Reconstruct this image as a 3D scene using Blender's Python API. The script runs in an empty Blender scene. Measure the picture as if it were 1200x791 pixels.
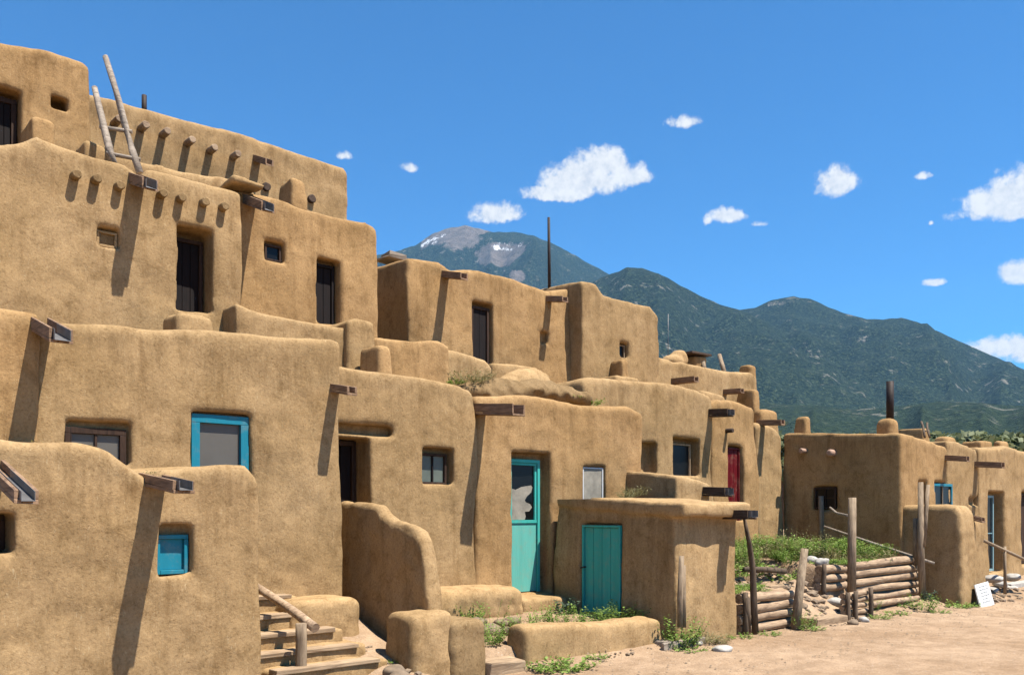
import bpy, bmesh, math, random
import numpy as np
from mathutils import Vector, Matrix

random.seed(7)
RNG = np.random.RandomState(11)
S = bpy.context.scene
COL = S.collection
R = math.radians

# ------------------------------------------------------------------ camera model (world: X along the house fronts, Y away from the plaza)
F = 1050.0; H = 1.8
TH = math.atan2(1190, 1050); CT, ST = math.cos(TH), math.sin(TH)

def ray(px):
    t = (px - 600) / F
    return CT + t * ST, ST - t * CT

def P(px, py, Y):
    dx, dy = ray(px); d = Y / dy
    return Vector((d * dx, Y, H + (600 - py) * d / F))

def PXp(px, py, X):
    dx, dy = ray(px); d = X / dx
    return Vector((X, d * dy, H + (600 - py) * d / F))

def PG(px, py, z=0.0):
    d = F * (H - z) / (py - 600); dx, dy = ray(px)
    return Vector((d * dx, d * dy, z))

# ------------------------------------------------------------------ materials
def newmat(name):
    m = bpy.data.materials.new(name); m.use_nodes = True
    nt = m.node_tree
    b = nt.nodes['Principled BSDF']
    return m, nt, b

def N(nt, typ, **kw):
    n = nt.nodes.new(typ)
    for k, v in kw.items():
        setattr(n, k, v)
    return n

def noise(nt, vec, scale, detail=4, rough=.55, dist=0):
    n = N(nt, 'ShaderNodeTexNoise')
    n.inputs['Scale'].default_value = scale; n.inputs['Detail'].default_value = detail
    n.inputs['Roughness'].default_value = rough; n.inputs['Distortion'].default_value = dist
    nt.links.new(vec, n.inputs['Vector'])
    return n.outputs['Fac']

def ramp(nt, fac, stops):
    r = N(nt, 'ShaderNodeValToRGB')
    el = r.color_ramp.elements
    while len(el) < len(stops): el.new(.5)
    for e, (p, c) in zip(el, stops):
        e.position = p; e.color = (*c, 1) if len(c) == 3 else c
    nt.links.new(fac, r.inputs['Fac'])
    return r.outputs['Color']

def mix(nt, a, b, fac, mode='MIX'):
    m = N(nt, 'ShaderNodeMix', data_type='RGBA', blend_type=mode)
    for sock, v in ((m.inputs['Factor'], fac), (m.inputs['A'], a), (m.inputs['B'], b)):
        if hasattr(v, 'is_output'): nt.links.new(v, sock)
        elif isinstance(v, (int, float)): sock.default_value = v
        else: sock.default_value = (*v, 1)
    return m.outputs['Result']

def mathn(nt, op, a, b=0.0, c=None, clamp=False):
    m = N(nt, 'ShaderNodeMath', operation=op); m.use_clamp = clamp
    for i, v in enumerate((a, b) if c is None else (a, b, c)):
        if hasattr(v, 'is_output'): nt.links.new(v, m.inputs[i])
        else: m.inputs[i].default_value = v
    return m.outputs[0]

def mapped(nt, scale=(1, 1, 1), obj=False, rot=(0, 0, 0)):
    if obj:
        g = N(nt, 'ShaderNodeTexCoord').outputs['Object']
    else:
        g = N(nt, 'ShaderNodeNewGeometry').outputs['Position']
    mp = N(nt, 'ShaderNodeMapping'); mp.inputs['Scale'].default_value = scale; mp.inputs['Rotation'].default_value = rot
    nt.links.new(g, mp.inputs['Vector'])
    return mp.outputs['Vector']

def bump(nt, b, height, strength=.5, dist=.02, prev=None):
    n = N(nt, 'ShaderNodeBump'); n.inputs['Strength'].default_value = strength; n.inputs['Distance'].default_value = dist
    nt.links.new(height, n.inputs['Height'])
    if prev is not None: nt.links.new(prev, n.inputs['Normal'])
    nt.links.new(n.outputs['Normal'], b.inputs['Normal'])
    return n.outputs['Normal']

def adobe_mat(name, tint=(1, 1, 1), seed=0, straw=1.0):
    m, nt, b = newmat(name)
    g = mapped(nt)
    off = N(nt, 'ShaderNodeVectorMath', operation='ADD'); off.inputs[1].default_value = (seed * 3.7, seed * 1.3, seed * 2.1)
    nt.links.new(g, off.inputs[0]); v = off.outputs[0]
    def T(c): return tuple(c[i] * tint[i] for i in range(3))
    big = ramp(nt, noise(nt, v, .9, 5, .6), [(.3, T((.355, .23, .107))), (.52, T((.41, .27, .132))), (.72, T((.455, .305, .155)))])
    sv = N(nt, 'ShaderNodeMapping'); sv.inputs['Scale'].default_value = (3.2, 3.2, .45); nt.links.new(v, sv.inputs['Vector'])
    streak = ramp(nt, noise(nt, sv.outputs[0], 1.6, 5, .65), [(.30, (.70, .65, .58)), (.45, (.96, .95, .93)), (.7, (1.08, 1.07, 1.05))])
    c = mix(nt, big, streak, .8, 'MULTIPLY')
    pat = ramp(nt, noise(nt, v, 4.5, 6, .7, .6), [(.32, (.70, .66, .60)), (.48, (.99, .98, .97)), (.68, (1.14, 1.13, 1.12))])
    c = mix(nt, c, pat, .85, 'MULTIPLY')
    fine = ramp(nt, noise(nt, v, 38, 5, .75), [(.3, (.45, .41, .36)), (.44, (.93, .92, .90)), (.58, (1.06, 1.06, 1.05)), (.75, (1.5, 1.5, 1.45))])
    c = mix(nt, c, fine, .8 * straw, 'MULTIPLY')
    # pits and flecks of straw pressed into the mud
    fl = N(nt, 'ShaderNodeMapping'); fl.inputs['Scale'].default_value = (60, 60, 14); fl.inputs['Rotation'].default_value = (.5, .9, .3)
    nt.links.new(v, fl.inputs['Vector'])
    flk = noise(nt, fl.outputs[0], 1.0, 2, .5, 1.5)
    c = mix(nt, c, T((.62, .47, .27)), mathn(nt, 'MULTIPLY', ramp(nt, flk, [(.66, (0, 0, 0)), (.72, (1, 1, 1))]), .45 * straw))
    nt.links.new(c, b.inputs['Base Color'])
    b.inputs['Roughness'].default_value = .95; b.inputs['Specular IOR Level'].default_value = .12
    at = N(nt, 'ShaderNodeAttribute', attribute_name='wear')
    sv2 = N(nt, 'ShaderNodeMapping'); sv2.inputs['Scale'].default_value = (9, 9, .8); nt.links.new(v, sv2.inputs['Vector'])
    drip = ramp(nt, mathn(nt, 'ADD', noise(nt, sv2.outputs[0], 1.0, 6, .7), mathn(nt, 'MULTIPLY', at.outputs['Fac'], .17)), [(.56, (0, 0, 0)), (.72, (1, 1, 1))])
    c = mix(nt, c, (.60, .56, .52), mathn(nt, 'MULTIPLY', mathn(nt, 'MULTIPLY', drip, at.outputs['Fac']), .6), 'MULTIPLY')
    patch = ramp(nt, noise(nt, v, .55, 3, .55, .8), [(.47, (0, 0, 0)), (.53, (1, 1, 1))])
    c = mix(nt, c, (1.08, 1.09, 1.12), mathn(nt, 'MULTIPLY', patch, .7), 'MULTIPLY')
    # smeared trowel lines and hair cracks
    ln = noise(nt, v, 3.4, 5, .62, 1.6)
    ln = mathn(nt, 'ABSOLUTE', mathn(nt, 'SUBTRACT', ln, .5))
    line = ramp(nt, ln, [(0, (1, 1, 1)), (.016, (0, 0, 0))])
    line = mathn(nt, 'MULTIPLY', line, ramp(nt, noise(nt, v, 1.7, 3, .6), [(.50, (0, 0, 0)), (.62, (1, 1, 1))]))
    c = mix(nt, c, (.72, .66, .58), mathn(nt, 'MULTIPLY', line, .8), 'MULTIPLY')
    nt.links.new(c, b.inputs['Base Color'])
    p = bump(nt, b, noise(nt, v, 6, 7, .66, .5), .5, .022)
    p = bump(nt, b, noise(nt, v, 30, 6, .75, .8), .6, .007, p)
    bump(nt, b, line, -.5, .008, p)
    return m

def wood_mat(name, c0, c1, scale=1.0, rough=.8, axis='x', paint=None):
    m, nt, b = newmat(name)
    sc = {'x': (1.2, 14, 14), 'y': (14, 1.2, 14), 'z': (14, 14, 1.2)}[axis]
    v = mapped(nt, tuple(s * scale for s in sc), obj=True)
    f = noise(nt, v, 2.2, 6, .65, .8)
    c = ramp(nt, f, [(.3, c0), (.55, c1), (.75, tuple(min(1, x * 1.25) for x in c1))])
    v2 = mapped(nt, (3, 3, 3), obj=True)
    c = mix(nt, c, ramp(nt, noise(nt, v2, 1.5, 4, .6), [(.35, (.72, .70, .68)), (.65, (1.1, 1.1, 1.1))]), .7, 'MULTIPLY')
    if paint is not None:
        pf = ramp(nt, noise(nt, mapped(nt, tuple(s * .8 for s in sc), obj=True), 3.1, 7, .7, .5), [(.62, (0, 0, 0)), (.74, (1, 1, 1))])
        base = ramp(nt, noise(nt, v, .7, 4, .6), [(.3, tuple(x * .82 for x in paint)), (.7, paint)])
        c = mix(nt, base, c, mathn(nt, 'MULTIPLY', pf, .6))
        c = mix(nt, c, (.40, .30, .19), mathn(nt, 'MULTIPLY', ramp(nt, noise(nt, mapped(nt, (5, 5, 5), obj=True), 1.3, 6, .7), [(.50, (0, 0, 0)), (.72, (1, 1, 1))]), .28))
    nt.links.new(c, b.inputs['Base Color'])
    b.inputs['Roughness'].default_value = rough; b.inputs['Specular IOR Level'].default_value = .25
    bump(nt, b, f, .5, .006)
    return m

def plain_mat(name, col, rough=.6, metal=0, var=.25, scale=6, spec=.4):
    m, nt, b = newmat(name)
    v = mapped(nt, obj=True)
    c = ramp(nt, noise(nt, v, scale, 5, .65), [(.3, tuple(x * (1 - var) for x in col)), (.7, tuple(min(1, x * (1 + var * .6)) for x in col))])
    nt.links.new(c, b.inputs['Base Color'])
    b.inputs['Roughness'].default_value = rough; b.inputs['Metallic'].default_value = metal
    b.inputs['Specular IOR Level'].default_value = spec
    return m

M = {}
M['adobe'] = adobe_mat('adobe_mud_plaster')
M['adobe_warm'] = adobe_mat('adobe_mud_plaster_warm', (1.03, .97, .90), 3)
M['adobe_pale'] = adobe_mat('adobe_mud_plaster_pale', (1.08, 1.08, 1.08), 5)
M['adobe_rough'] = adobe_mat('adobe_mud_plaster_rough', (.76, .77, .78), 8, 1.3)
M['adobe_bank'] = adobe_mat('crumbling_dark_mud', (.62, .62, .62), 12, 1.4)  # plaster tinted darker all over, for the roof bank
M['log'] = wood_mat('peeled_log', (.17, .10, .06), (.50, .35, .22))
M['log_up'] = wood_mat('peeled_post', (.15, .10, .065), (.36, .265, .17), axis='z')
M['log_dark'] = wood_mat('dark_stick', (.05, .034, .022), (.16, .11, .07), axis='z')
M['greywood'] = wood_mat('weathered_grey_wood', (.15, .115, .085), (.38, .31, .24))
M['beam'] = wood_mat('old_beam_wood', (.13, .075, .045), (.34, .21, .125), axis='y')
M['beam_dark'] = wood_mat('dark_gutter_wood', (.03, .02, .014), (.10, .062, .04), axis='y')
M['board'] = wood_mat('step_board_wood', (.22, .14, .08), (.48, .34, .21))
M['doorway_dark'] = wood_mat('doorway_dark_wood', (.004, .002, .002), (.012, .006, .005), axis='z')  # near-black planks stand in for the unlit inside of open doorways
M['browndoor'] = wood_mat('brown_door_wood', (.018, .009, .006), (.065, .034, .02), axis='z')
M['paleframe'] = wood_mat('pale_bare_frame_wood', (.25, .17, .10), (.46, .34, .22), axis='z')
M['turq'] = wood_mat('turquoise_paint', (.10, .17, .14), (.22, .26, .2), axis='z', paint=(.065, .53, .45), rough=.6)
M['turq_light'] = wood_mat('pale_turquoise_paint', (.2, .3, .25), (.3, .36, .3), axis='z', paint=(.16, .56, .47), rough=.6)
M['blue'] = wood_mat('bright_blue_paint', (.03, .12, .18), (.08, .2, .24), axis='z', paint=(.014, .25, .35), rough=.5)
M['teal'] = wood_mat('teal_blue_paint', (.03, .12, .15), (.08, .18, .2), axis='z', paint=(.035, .27, .36), rough=.5)
M['paleblue'] = wood_mat('faded_pale_blue_paint', (.2, .25, .26), (.3, .34, .34), axis='z', paint=(.27, .44, .47), rough=.6)
M['red'] = wood_mat('dark_red_paint', (.05, .01, .01), (.12, .02, .02), axis='z', paint=(.15, .004, .008), rough=.5)
M['metal'] = plain_mat('galvanised_metal', (.24, .23, .22), .5, .5, .3, 9)
M['rust'] = plain_mat('rusty_black_pipe', (.035, .022, .018), .7, .3, .5, 12)
M['iron'] = plain_mat('dark_iron', (.06, .05, .045), .5, .5, .4, 20)
M['glass'] = plain_mat('dark_window_glass', (.008, .009, .009), .3, 0, .4, 3, .25)
M['curtain'] = plain_mat('grey_curtain_behind_glass', (.125, .112, .092), .5, 0, .12, 3, .5)
M['greencurtain'] = plain_mat('grey_green_curtain_behind_glass', (.13, .155, .125), .5, 0, .2, 5, .5)
M['cloth'] = plain_mat('white_cloth', (.36, .32, .25), .85, 0, .3, 7)
M['whiteboard'] = plain_mat('painted_white_board', (.74, .73, .70), .6, 0, .08, 5)
M['ink'] = plain_mat('faded_grey_lettering', (.22, .22, .22), .8, 0, .3, 20)
M['stone'] = plain_mat('pale_river_stone', (.50, .46, .40), .8, 0, .35, 9)
M['stone_brown'] = plain_mat('brown_field_stone', (.27, .19, .12), .85, 0, .45, 9)
M['pinkpipe'] = plain_mat('pink_clay_pipe', (.46, .28, .19), .75, 0, .25, 9)

def leaf_mat(name, c0, c1, sc=9):
    m, nt, b = newmat(name)
    v = mapped(nt)
    c = ramp(nt, noise(nt, v, sc, 3, .6), [(.35, c0), (.65, c1)])
    nt.links.new(c, b.inputs['Base Color']); b.inputs['Roughness'].default_value = .6
    b.inputs['Specular IOR Level'].default_value = .25
    tr = N(nt, 'ShaderNodeBsdfTranslucent'); nt.links.new(c, tr.inputs['Color'])
    ms = N(nt, 'ShaderNodeMixShader'); ms.inputs[0].default_value = .3
    out = nt.nodes['Material Output']
    nt.links.new(b.outputs[0], ms.inputs[1]); nt.links.new(tr.outputs[0], ms.inputs[2]); nt.links.new(ms.outputs[0], out.inputs['Surface'])
    return m
M['weed'] = leaf_mat('weed_leaves', (.12, .22, .025), (.34, .46, .10))
M['weed_dry'] = leaf_mat('dry_weed_leaves', (.20, .18, .07), (.36, .32, .14))
M['weed_blue'] = leaf_mat('grey_green_weed_leaves', (.05, .085, .05), (.11, .16, .10))
M['cotton'] = leaf_mat('cottonwood_leaves', (.13, .16, .06), (.30, .32, .17), .6)
M['dark_leaf'] = leaf_mat('piñon_leaves'.replace('ñ', 'n'), (.02, .035, .02), (.05, .07, .04), .6)

# ground
def ground_material():
    m, nt, b = newmat('sandy_plaza_earth')
    v = mapped(nt)
    c = ramp(nt, noise(nt, v, .35, 6, .6), [(.38, (.40, .265, .158)), (.6, (.51, .355, .225))])
    c = mix(nt, c, ramp(nt, noise(nt, v, 3.3, 6, .7), [(.35, (.74, .72, .70)), (.65, (1.08, 1.08, 1.08))]), .9, 'MULTIPLY')
    tr_ = mapped(nt, (.5, 3.2, 1))
    c = mix(nt, c, ramp(nt, noise(nt, tr_, 1.1, 5, .6, .5), [(.36, (.86, .85, .84)), (.5, (1, 1, 1))]), .45, 'MULTIPLY')
    c = mix(nt, c, ramp(nt, noise(nt, v, 45, 4, .8), [(.33, (.55, .52, .5)), (.47, (1, 1, 1)), (.7, (1.15, 1.15, 1.15))]), .6, 'MULTIPLY')
    vo = N(nt, 'ShaderNodeTexVoronoi'); vo.inputs['Scale'].default_value = 16; nt.links.new(v, vo.inputs['Vector'])
    c = mix(nt, c, (.60, .52, .42), mathn(nt, 'MULTIPLY', ramp(nt, vo.outputs['Distance'], [(.10, (1, 1, 1)), (.17, (0, 0, 0))]), .5))
    nt.links.new(c, b.inputs['Base Color']); b.inputs['Roughness'].default_value = .95; b.inputs['Specular IOR Level'].default_value = .1
    p = bump(nt, b, noise(nt, v, 5, 6, .65), .8, .05)
    bump(nt, b, noise(nt, v, 40, 4, .75), .7, .012, p)
    return m
M['ground'] = ground_material()

# ------------------------------------------------------------------ objects helpers
def props(o, label=None, cat=None, group=None, kind=None):
    if label: o['label'] = label
    if cat: o['category'] = cat; o['kind'] = 'thing'
    if group: o['group'] = group
    if kind: o['kind'] = kind
    return o

def mesh_obj(name, verts, faces, mat, parent=None, smooth=True, loc=None):
    me = bpy.data.meshes.new(name)
    if isinstance(verts, np.ndarray):
        nv, nf = len(verts), len(faces); k = faces.shape[1]
        me.vertices.add(nv); me.vertices.foreach_set('co', verts.astype(np.float32).ravel())
        me.loops.add(nf * k); me.loops.foreach_set('vertex_index', faces.astype(np.int32).ravel())
        me.polygons.add(nf); me.polygons.foreach_set('loop_start', np.arange(0, nf * k, k, dtype=np.int32))
        me.update(calc_edges=True)
    else:
        me.from_pydata([tuple(v) for v in verts], [], faces)
    me.validate()
    me.polygons.foreach_set('use_smooth', [smooth] * len(me.polygons))
    if isinstance(mat, (list, tuple)):
        for mm in mat: me.materials.append(mm)
    elif mat: me.materials.append(mat)
    o = bpy.data.objects.new(name, me); COL.objects.link(o)
    if parent is not None:
        o.parent = parent; o.location = -Vector(parent_world(parent))
    return o

def parent_world(p):
    v = Vector((0, 0, 0))
    while p is not None:
        v += p.location; p = p.parent
    return v

def empty(name, loc, label, cat, group=None):
    o = bpy.data.objects.new(name, None); o.location = loc; o.empty_display_size = .3
    COL.objects.link(o)
    return props(o, label, cat, group)

class MB:
    """collects verts / faces in world coordinates"""
    def __init__(s): s.v = []; s.f = []
    def box(s, x0, x1, y0, y1, z0, z1, mp=None, j=0.0):
        n = len(s.v)
        for x in (x0, x1):
            for y in (y0, y1):
                for z in (z0, z1):
                    p = Vector((x + random.uniform(-j, j), y + random.uniform(-j, j), z + random.uniform(-j, j)))
                    s.v.append(mp(p) if mp else p)
        for a in ((0, 1, 3, 2), (4, 6, 7, 5), (0, 4, 5, 1), (2, 3, 7, 6), (0, 2, 6, 4), (1, 5, 7, 3)):
            s.f.append([n + i for i in a])
    def tube(s, pts, rad, seg=10, jr=.0, cap=True):
        pts = [Vector(p) for p in pts]; n = len(pts)
        rings = []
        ph = random.uniform(0, 6)
        for i, p in enumerate(pts):
            d = (pts[min(i + 1, n - 1)] - pts[max(i - 1, 0)]).normalized()
            up = Vector((0, 0, 1)) if abs(d.z) < .9 else Vector((1, 0, 0))
            a = d.cross(up).normalized(); b = d.cross(a)
            r = rad[i] if isinstance(rad, (list, tuple)) else rad
            ring = []
            for k in range(seg):
                t = k / seg * 2 * math.pi
                rr = r * (1 + jr * math.sin(3 * t + ph + i * .7) + random.uniform(-jr, jr) * .6)
                ring.append(len(s.v)); s.v.append(p + a * math.cos(t) * rr + b * math.sin(t) * rr)
            rings.append(ring)
        for i in range(n - 1):
            for k in range(seg):
                s.f.append([rings[i][k], rings[i + 1][k], rings[i + 1][(k + 1) % seg], rings[i][(k + 1) % seg]])
        if cap:
            s.f.append(list(rings[0])); s.f.append(list(reversed(rings[-1])))
    def build(s, name, mat, parent=None, smooth=False, bevel=0.0):
        me = bpy.data.meshes.new(name); me.from_pydata([tuple(v) for v in s.v], [], s.f)
        bm = bmesh.new(); bm.from_mesh(me)
        bmesh.ops.recalc_face_normals(bm, faces=bm.faces)
        if bevel: bmesh.ops.bevel(bm, geom=list(bm.edges), offset=bevel, segments=2, affect='EDGES', profile=.6, clamp_overlap=True)
        bm.to_mesh(me); bm.free()
        if smooth == 'auto':
            me.polygons.foreach_set('use_smooth', [len(p.vertices) == 4 for p in me.polygons])
        else:
            me.polygons.foreach_set('use_smooth', [bool(smooth)] * len(me.polygons))
        if isinstance(mat, (list, tuple)):
            for mm in mat: me.materials.append(mm)
        else: me.materials.append(mat)
        o = bpy.data.objects.new(name, me); COL.objects.link(o)
        if parent is not None:
            o.parent = parent; o.location = -parent_world(parent)
        return o

def wobble(a, b, n=8, amp=.02):
    a, b = Vector(a), Vector(b); out = []
    ox, oy, oz = [random.uniform(0, 6) for _ in range(3)]
    for i in range(n):
        t = i / (n - 1); p = a.lerp(b, t)
        p += Vector((math.sin(t * 5 + ox), math.sin(t * 6 + oy), math.sin(t * 4.3 + oz))) * amp
        out.append(p)
    return out

# ------------------------------------------------------------------ signed distance sculpting of the mud walls
TAB = RNG.uniform(-1, 1, (32, 32, 32))
def vnoise(x, y, z, f, s=0):
    x = x * f + s * 7.13; y = y * f + s * 3.71; z = z * f + s * 5.17
    xi = np.floor(x).astype(int); yi = np.floor(y).astype(int); zi = np.floor(z).astype(int)
    fx = x - xi; fy = y - yi; fz = z - zi
    fx = fx * fx * (3 - 2 * fx); fy = fy * fy * (3 - 2 * fy); fz = fz * fz * (3 - 2 * fz)
    def g(a, b, c): return TAB[(xi + a) & 31, (yi + b) & 31, (zi + c) & 31]
    l = lambda a, b, t: a + (b - a) * t
    return l(l(l(g(0,0,0), g(1,0,0), fx), l(g(0,1,0), g(1,1,0), fx), fy),
             l(l(g(0,0,1), g(1,0,1), fx), l(g(0,1,1), g(1,1,1), fx), fy), fz)

def smax(a, b, k):
    h = np.maximum(k - np.abs(a - b), 0) / k
    return np.maximum(a, b) + h * h * k * .25
def smin(a, b, k): return -smax(-a, -b, k)

def surface_nets(d, origin, h):
    nx, ny, nz = d.shape
    cs = (nx - 1, ny - 1, nz - 1)
    acc = np.zeros(cs + (3,)); cnt = np.zeros(cs)
    inside = d < 0
    edges = []
    for ax in range(3):
        sl0 = [slice(None)] * 3; sl1 = [slice(None)] * 3
        sl0[ax] = slice(0, -1); sl1[ax] = slice(1, None)
        a = d[tuple(sl0)]; b = d[tuple(sl1)]
        idx = np.argwhere(inside[tuple(sl0)] != inside[tuple(sl1)])
        va = a[tuple(idx.T)]; vb = b[tuple(idx.T)]
        t = va / (va - vb)
        pos = idx.astype(float); pos[:, ax] += t
        o1, o2 = [i for i in range(3) if i != ax]
        for e1 in (0, 1):
            for e2 in (0, 1):
                c = idx.copy(); c[:, o1] -= e1; c[:, o2] -= e2
                ok = (c >= 0).all(1) & (c < np.array(cs)).all(1)
                cc = c[ok]
                np.add.at(acc, tuple(cc.T), pos[ok]); np.add.at(cnt, tuple(cc.T), 1)
        edges.append((ax, idx, va < 0))
    used = cnt > 0
    vid = np.full(cs, -1); vid[used] = np.arange(used.sum())
    verts = acc[used] / cnt[used][:, None] * h + np.array(origin)
    quads = []
    for ax, idx, neg in edges:
        o1, o2 = (ax + 1) % 3, (ax + 2) % 3
        ok = (idx[:, o1] > 0) & (idx[:, o2] > 0) & (idx[:, o1] < cs[o1]) & (idx[:, o2] < cs[o2])
        idx = idx[ok]; neg = neg[ok]
        def cell(e1, e2):
            c = idx.copy(); c[:, o1] -= e1; c[:, o2] -= e2
            return vid[tuple(c.T)]
        q = np.stack([cell(1, 1), cell(0, 1), cell(0, 0), cell(1, 0)], 1)
        q[~neg] = q[~neg][:, ::-1]
        quads.append(q)
    return verts, np.concatenate(quads)

def sculpt(fn, b0, b1, h, amp=(.05, .018, .006), seed=0, cut=None):
    b0 = np.array(b0, float) - 3 * h; b1 = np.array(b1, float) + 3 * h
    ns = np.ceil((b1 - b0) / h).astype(int) + 1
    gx, gy, gz = [b0[i] + np.arange(ns[i]) * h for i in range(3)]
    X, Y, Z = np.meshgrid(gx, gy, gz, indexing='ij')
    d = fn(X, Y, Z)
    amp = (amp[0] * .85, amp[1] * .75, amp[2] * .9)
    mk = np.abs(d) < .22
    x, y, z = X[mk], Y[mk], Z[mk]
    er = vnoise(x, y, z, 1.6, seed + 9); nn = .05 * np.clip(er - .35, 0, 1) * np.clip(vnoise(x, y, z, 5.5, seed + 8) + .2, 0, 1) + amp[0] * vnoise(x, y, z, .9, seed) + amp[1] * vnoise(x, y, z, 2.9, seed + 1) + amp[2] * vnoise(x, y, z, 8.5, seed + 2)
    d[mk] += nn
    if cut is not None:
        c = cut(X, Y, Z)
        mk = np.abs(c) < .2
        c[mk] += .012 * vnoise(X[mk], Y[mk], Z[mk], 4, seed + 5)
        d = smax(d, -c, .03)
    return surface_nets(d, b0, h)

def boxd(X, Y, Z, x0, x1, y0, y1, z0, z1, k):
    k = k * .65; d = smax(x0 - X, X - x1, k); d = smax(d, smax(y0 - Y, Y - y1, k), k); return smax(d, smax(z0 - Z, Z - z1, k), k)

# ------------------------------------------------------------------ fittings
def front_map(X0, Yd, Z0):  return lambda p: Vector((X0 + p.x, Yd - p.y, Z0 + p.z))
def side_map(Xd, Y0, Z0):   return lambda p: Vector((Xd - p.y, Y0 - p.x, Z0 + p.z))
# local frame: x to the right, z up, y outward

def frame_bars(mp, w, h, t, d, sill=True):
    m = MB()
    m.box(0, w, 0, d, h - t, h, mp); m.box(0, t, 0, d, 0, h - t - .002, mp); m.box(w - t, w, 0, d, 0, h - t - .002, mp)
    if sill: m.box(t + .002, w - t - .002, 0, d * .95, 0, t, mp)
    return m

def window(root, mp, w, h, frame='browndoor', pane='glass', t=.05, d=.05, mull=(0, 0), label=None, sash=None):
    f = frame_bars(mp, w, h, t, d).build('window', M[frame], root, bevel=.004)
    if label: f['label'] = label
    p = MB(); p.box(t + .003, w - t - .003, .008, .016, t + .003, h - t - .003, mp); p.build('pane', M[pane], f)
    nx, nz = mull
    if nx or nz:
        b = MB(); tt = .022
        for i in range(nx):
            x = t + (w - 2 * t) * (i + 1) / (nx + 1); b.box(x - tt / 2, x + tt / 2, .018, .04, t + .003, h - t - .003, mp)
        for i in range(nz):
            z = t + (h - 2 * t) * (i + 1) / (nz + 1); b.box(t + .003, w - t - .003, .020, .037, z - tt / 2, z + tt / 2, mp)
        b.build('glazing_bar', M[sash or frame], f)
    return f

def plank_door(root, mp, w, h, mat='doorway_dark', frame='browndoor', t=.05, n=4, label=None, handle=False, ft=.05):
    o = MB()
    x = t + .004; ww = (w - 2 * t - .008) / n
    if ft == 0: x = .0; ww = w / n; t = 0
    for i in range(n):
        o.box(x + .004, x + ww - .004, 0, .035 + random.uniform(0, .006), .01, h - t - .006, mp); x += ww
    o.box(t + .01, w - t - .01, -.02, .004, .012, h - t - .01, mp)
    dd = o.build('door', M[mat], root, bevel=.003)
    if label: dd['label'] = label
    if ft:
        fr = frame_bars(mp, w, h, t, .07, sill=False).build('door_frame', M[frame], dd, bevel=.004)
    if handle:
        hm = MB(); hm.tube([mp(Vector((.05, .04, h * .52))), mp(Vector((.05, .09, h * .52)))], .012, 8)
        hm.tube([mp(Vector((.05, .085, h * .52))), mp(Vector((.0, .10, h * .51)))], .012, 8)
        hm.build('handle', M['iron'], dd)
    return dd

def canale(root, px, py, Y, L=.6, w=.17, h=.13, drop=.05, dx=0.0, mat='beam', lip=True, X=None, back=.15):
    """wooden roof gutter: trough with floor and two sides, a metal liner at its end"""
    p = P(px, py, Y) if X is None else Vector((X, Y, py))
    def mp(q):
        s = q.y
        return Vector((p.x + q.x + dx * s, p.y - s, p.z + q.z - drop * s / max(L, .01)))
    m = MB(); t = .028
    m.box(-w / 2, w / 2, -back, L, -t, 0, mp, .003)
    m.box(-w / 2, -w / 2 + t, -back, L - .01, .002, h - t, mp, .003)
    m.box(w / 2 - t, w / 2, -back, L - .005, .002, h - t, mp, .003)
    o = m.build('roof_drain', M[mat], root, bevel=.004)
    if lip:
        k = MB(); e = .004; a = w / 2 - t - e
        k.box(-a, a, L * .35, L + .05, .003, .007, mp); k.box(-a, -a + .004, L * .35, L + .045, .008, h * .75, mp); k.box(a - .004, a, L * .35, L + .045, .008, h * .75, mp)
        k.build('metal_liner', M['metal'], o)
    return o

def viga(root, px, py, Y, L=.2, r=.065, mat='adobe', tilt=0.0):
    p = P(px, py, Y)
    m = MB(); m.tube([p + Vector((0, .12, 0)), p + Vector((0, -L * .5, tilt * .5)), p + Vector((0, -L * .93, tilt)), p + Vector((0, -L, tilt))], [r, r, r * .97, r * .8], 12, .05)
    return m.build('roof_beam', M[mat], root, smooth='auto')

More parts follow.
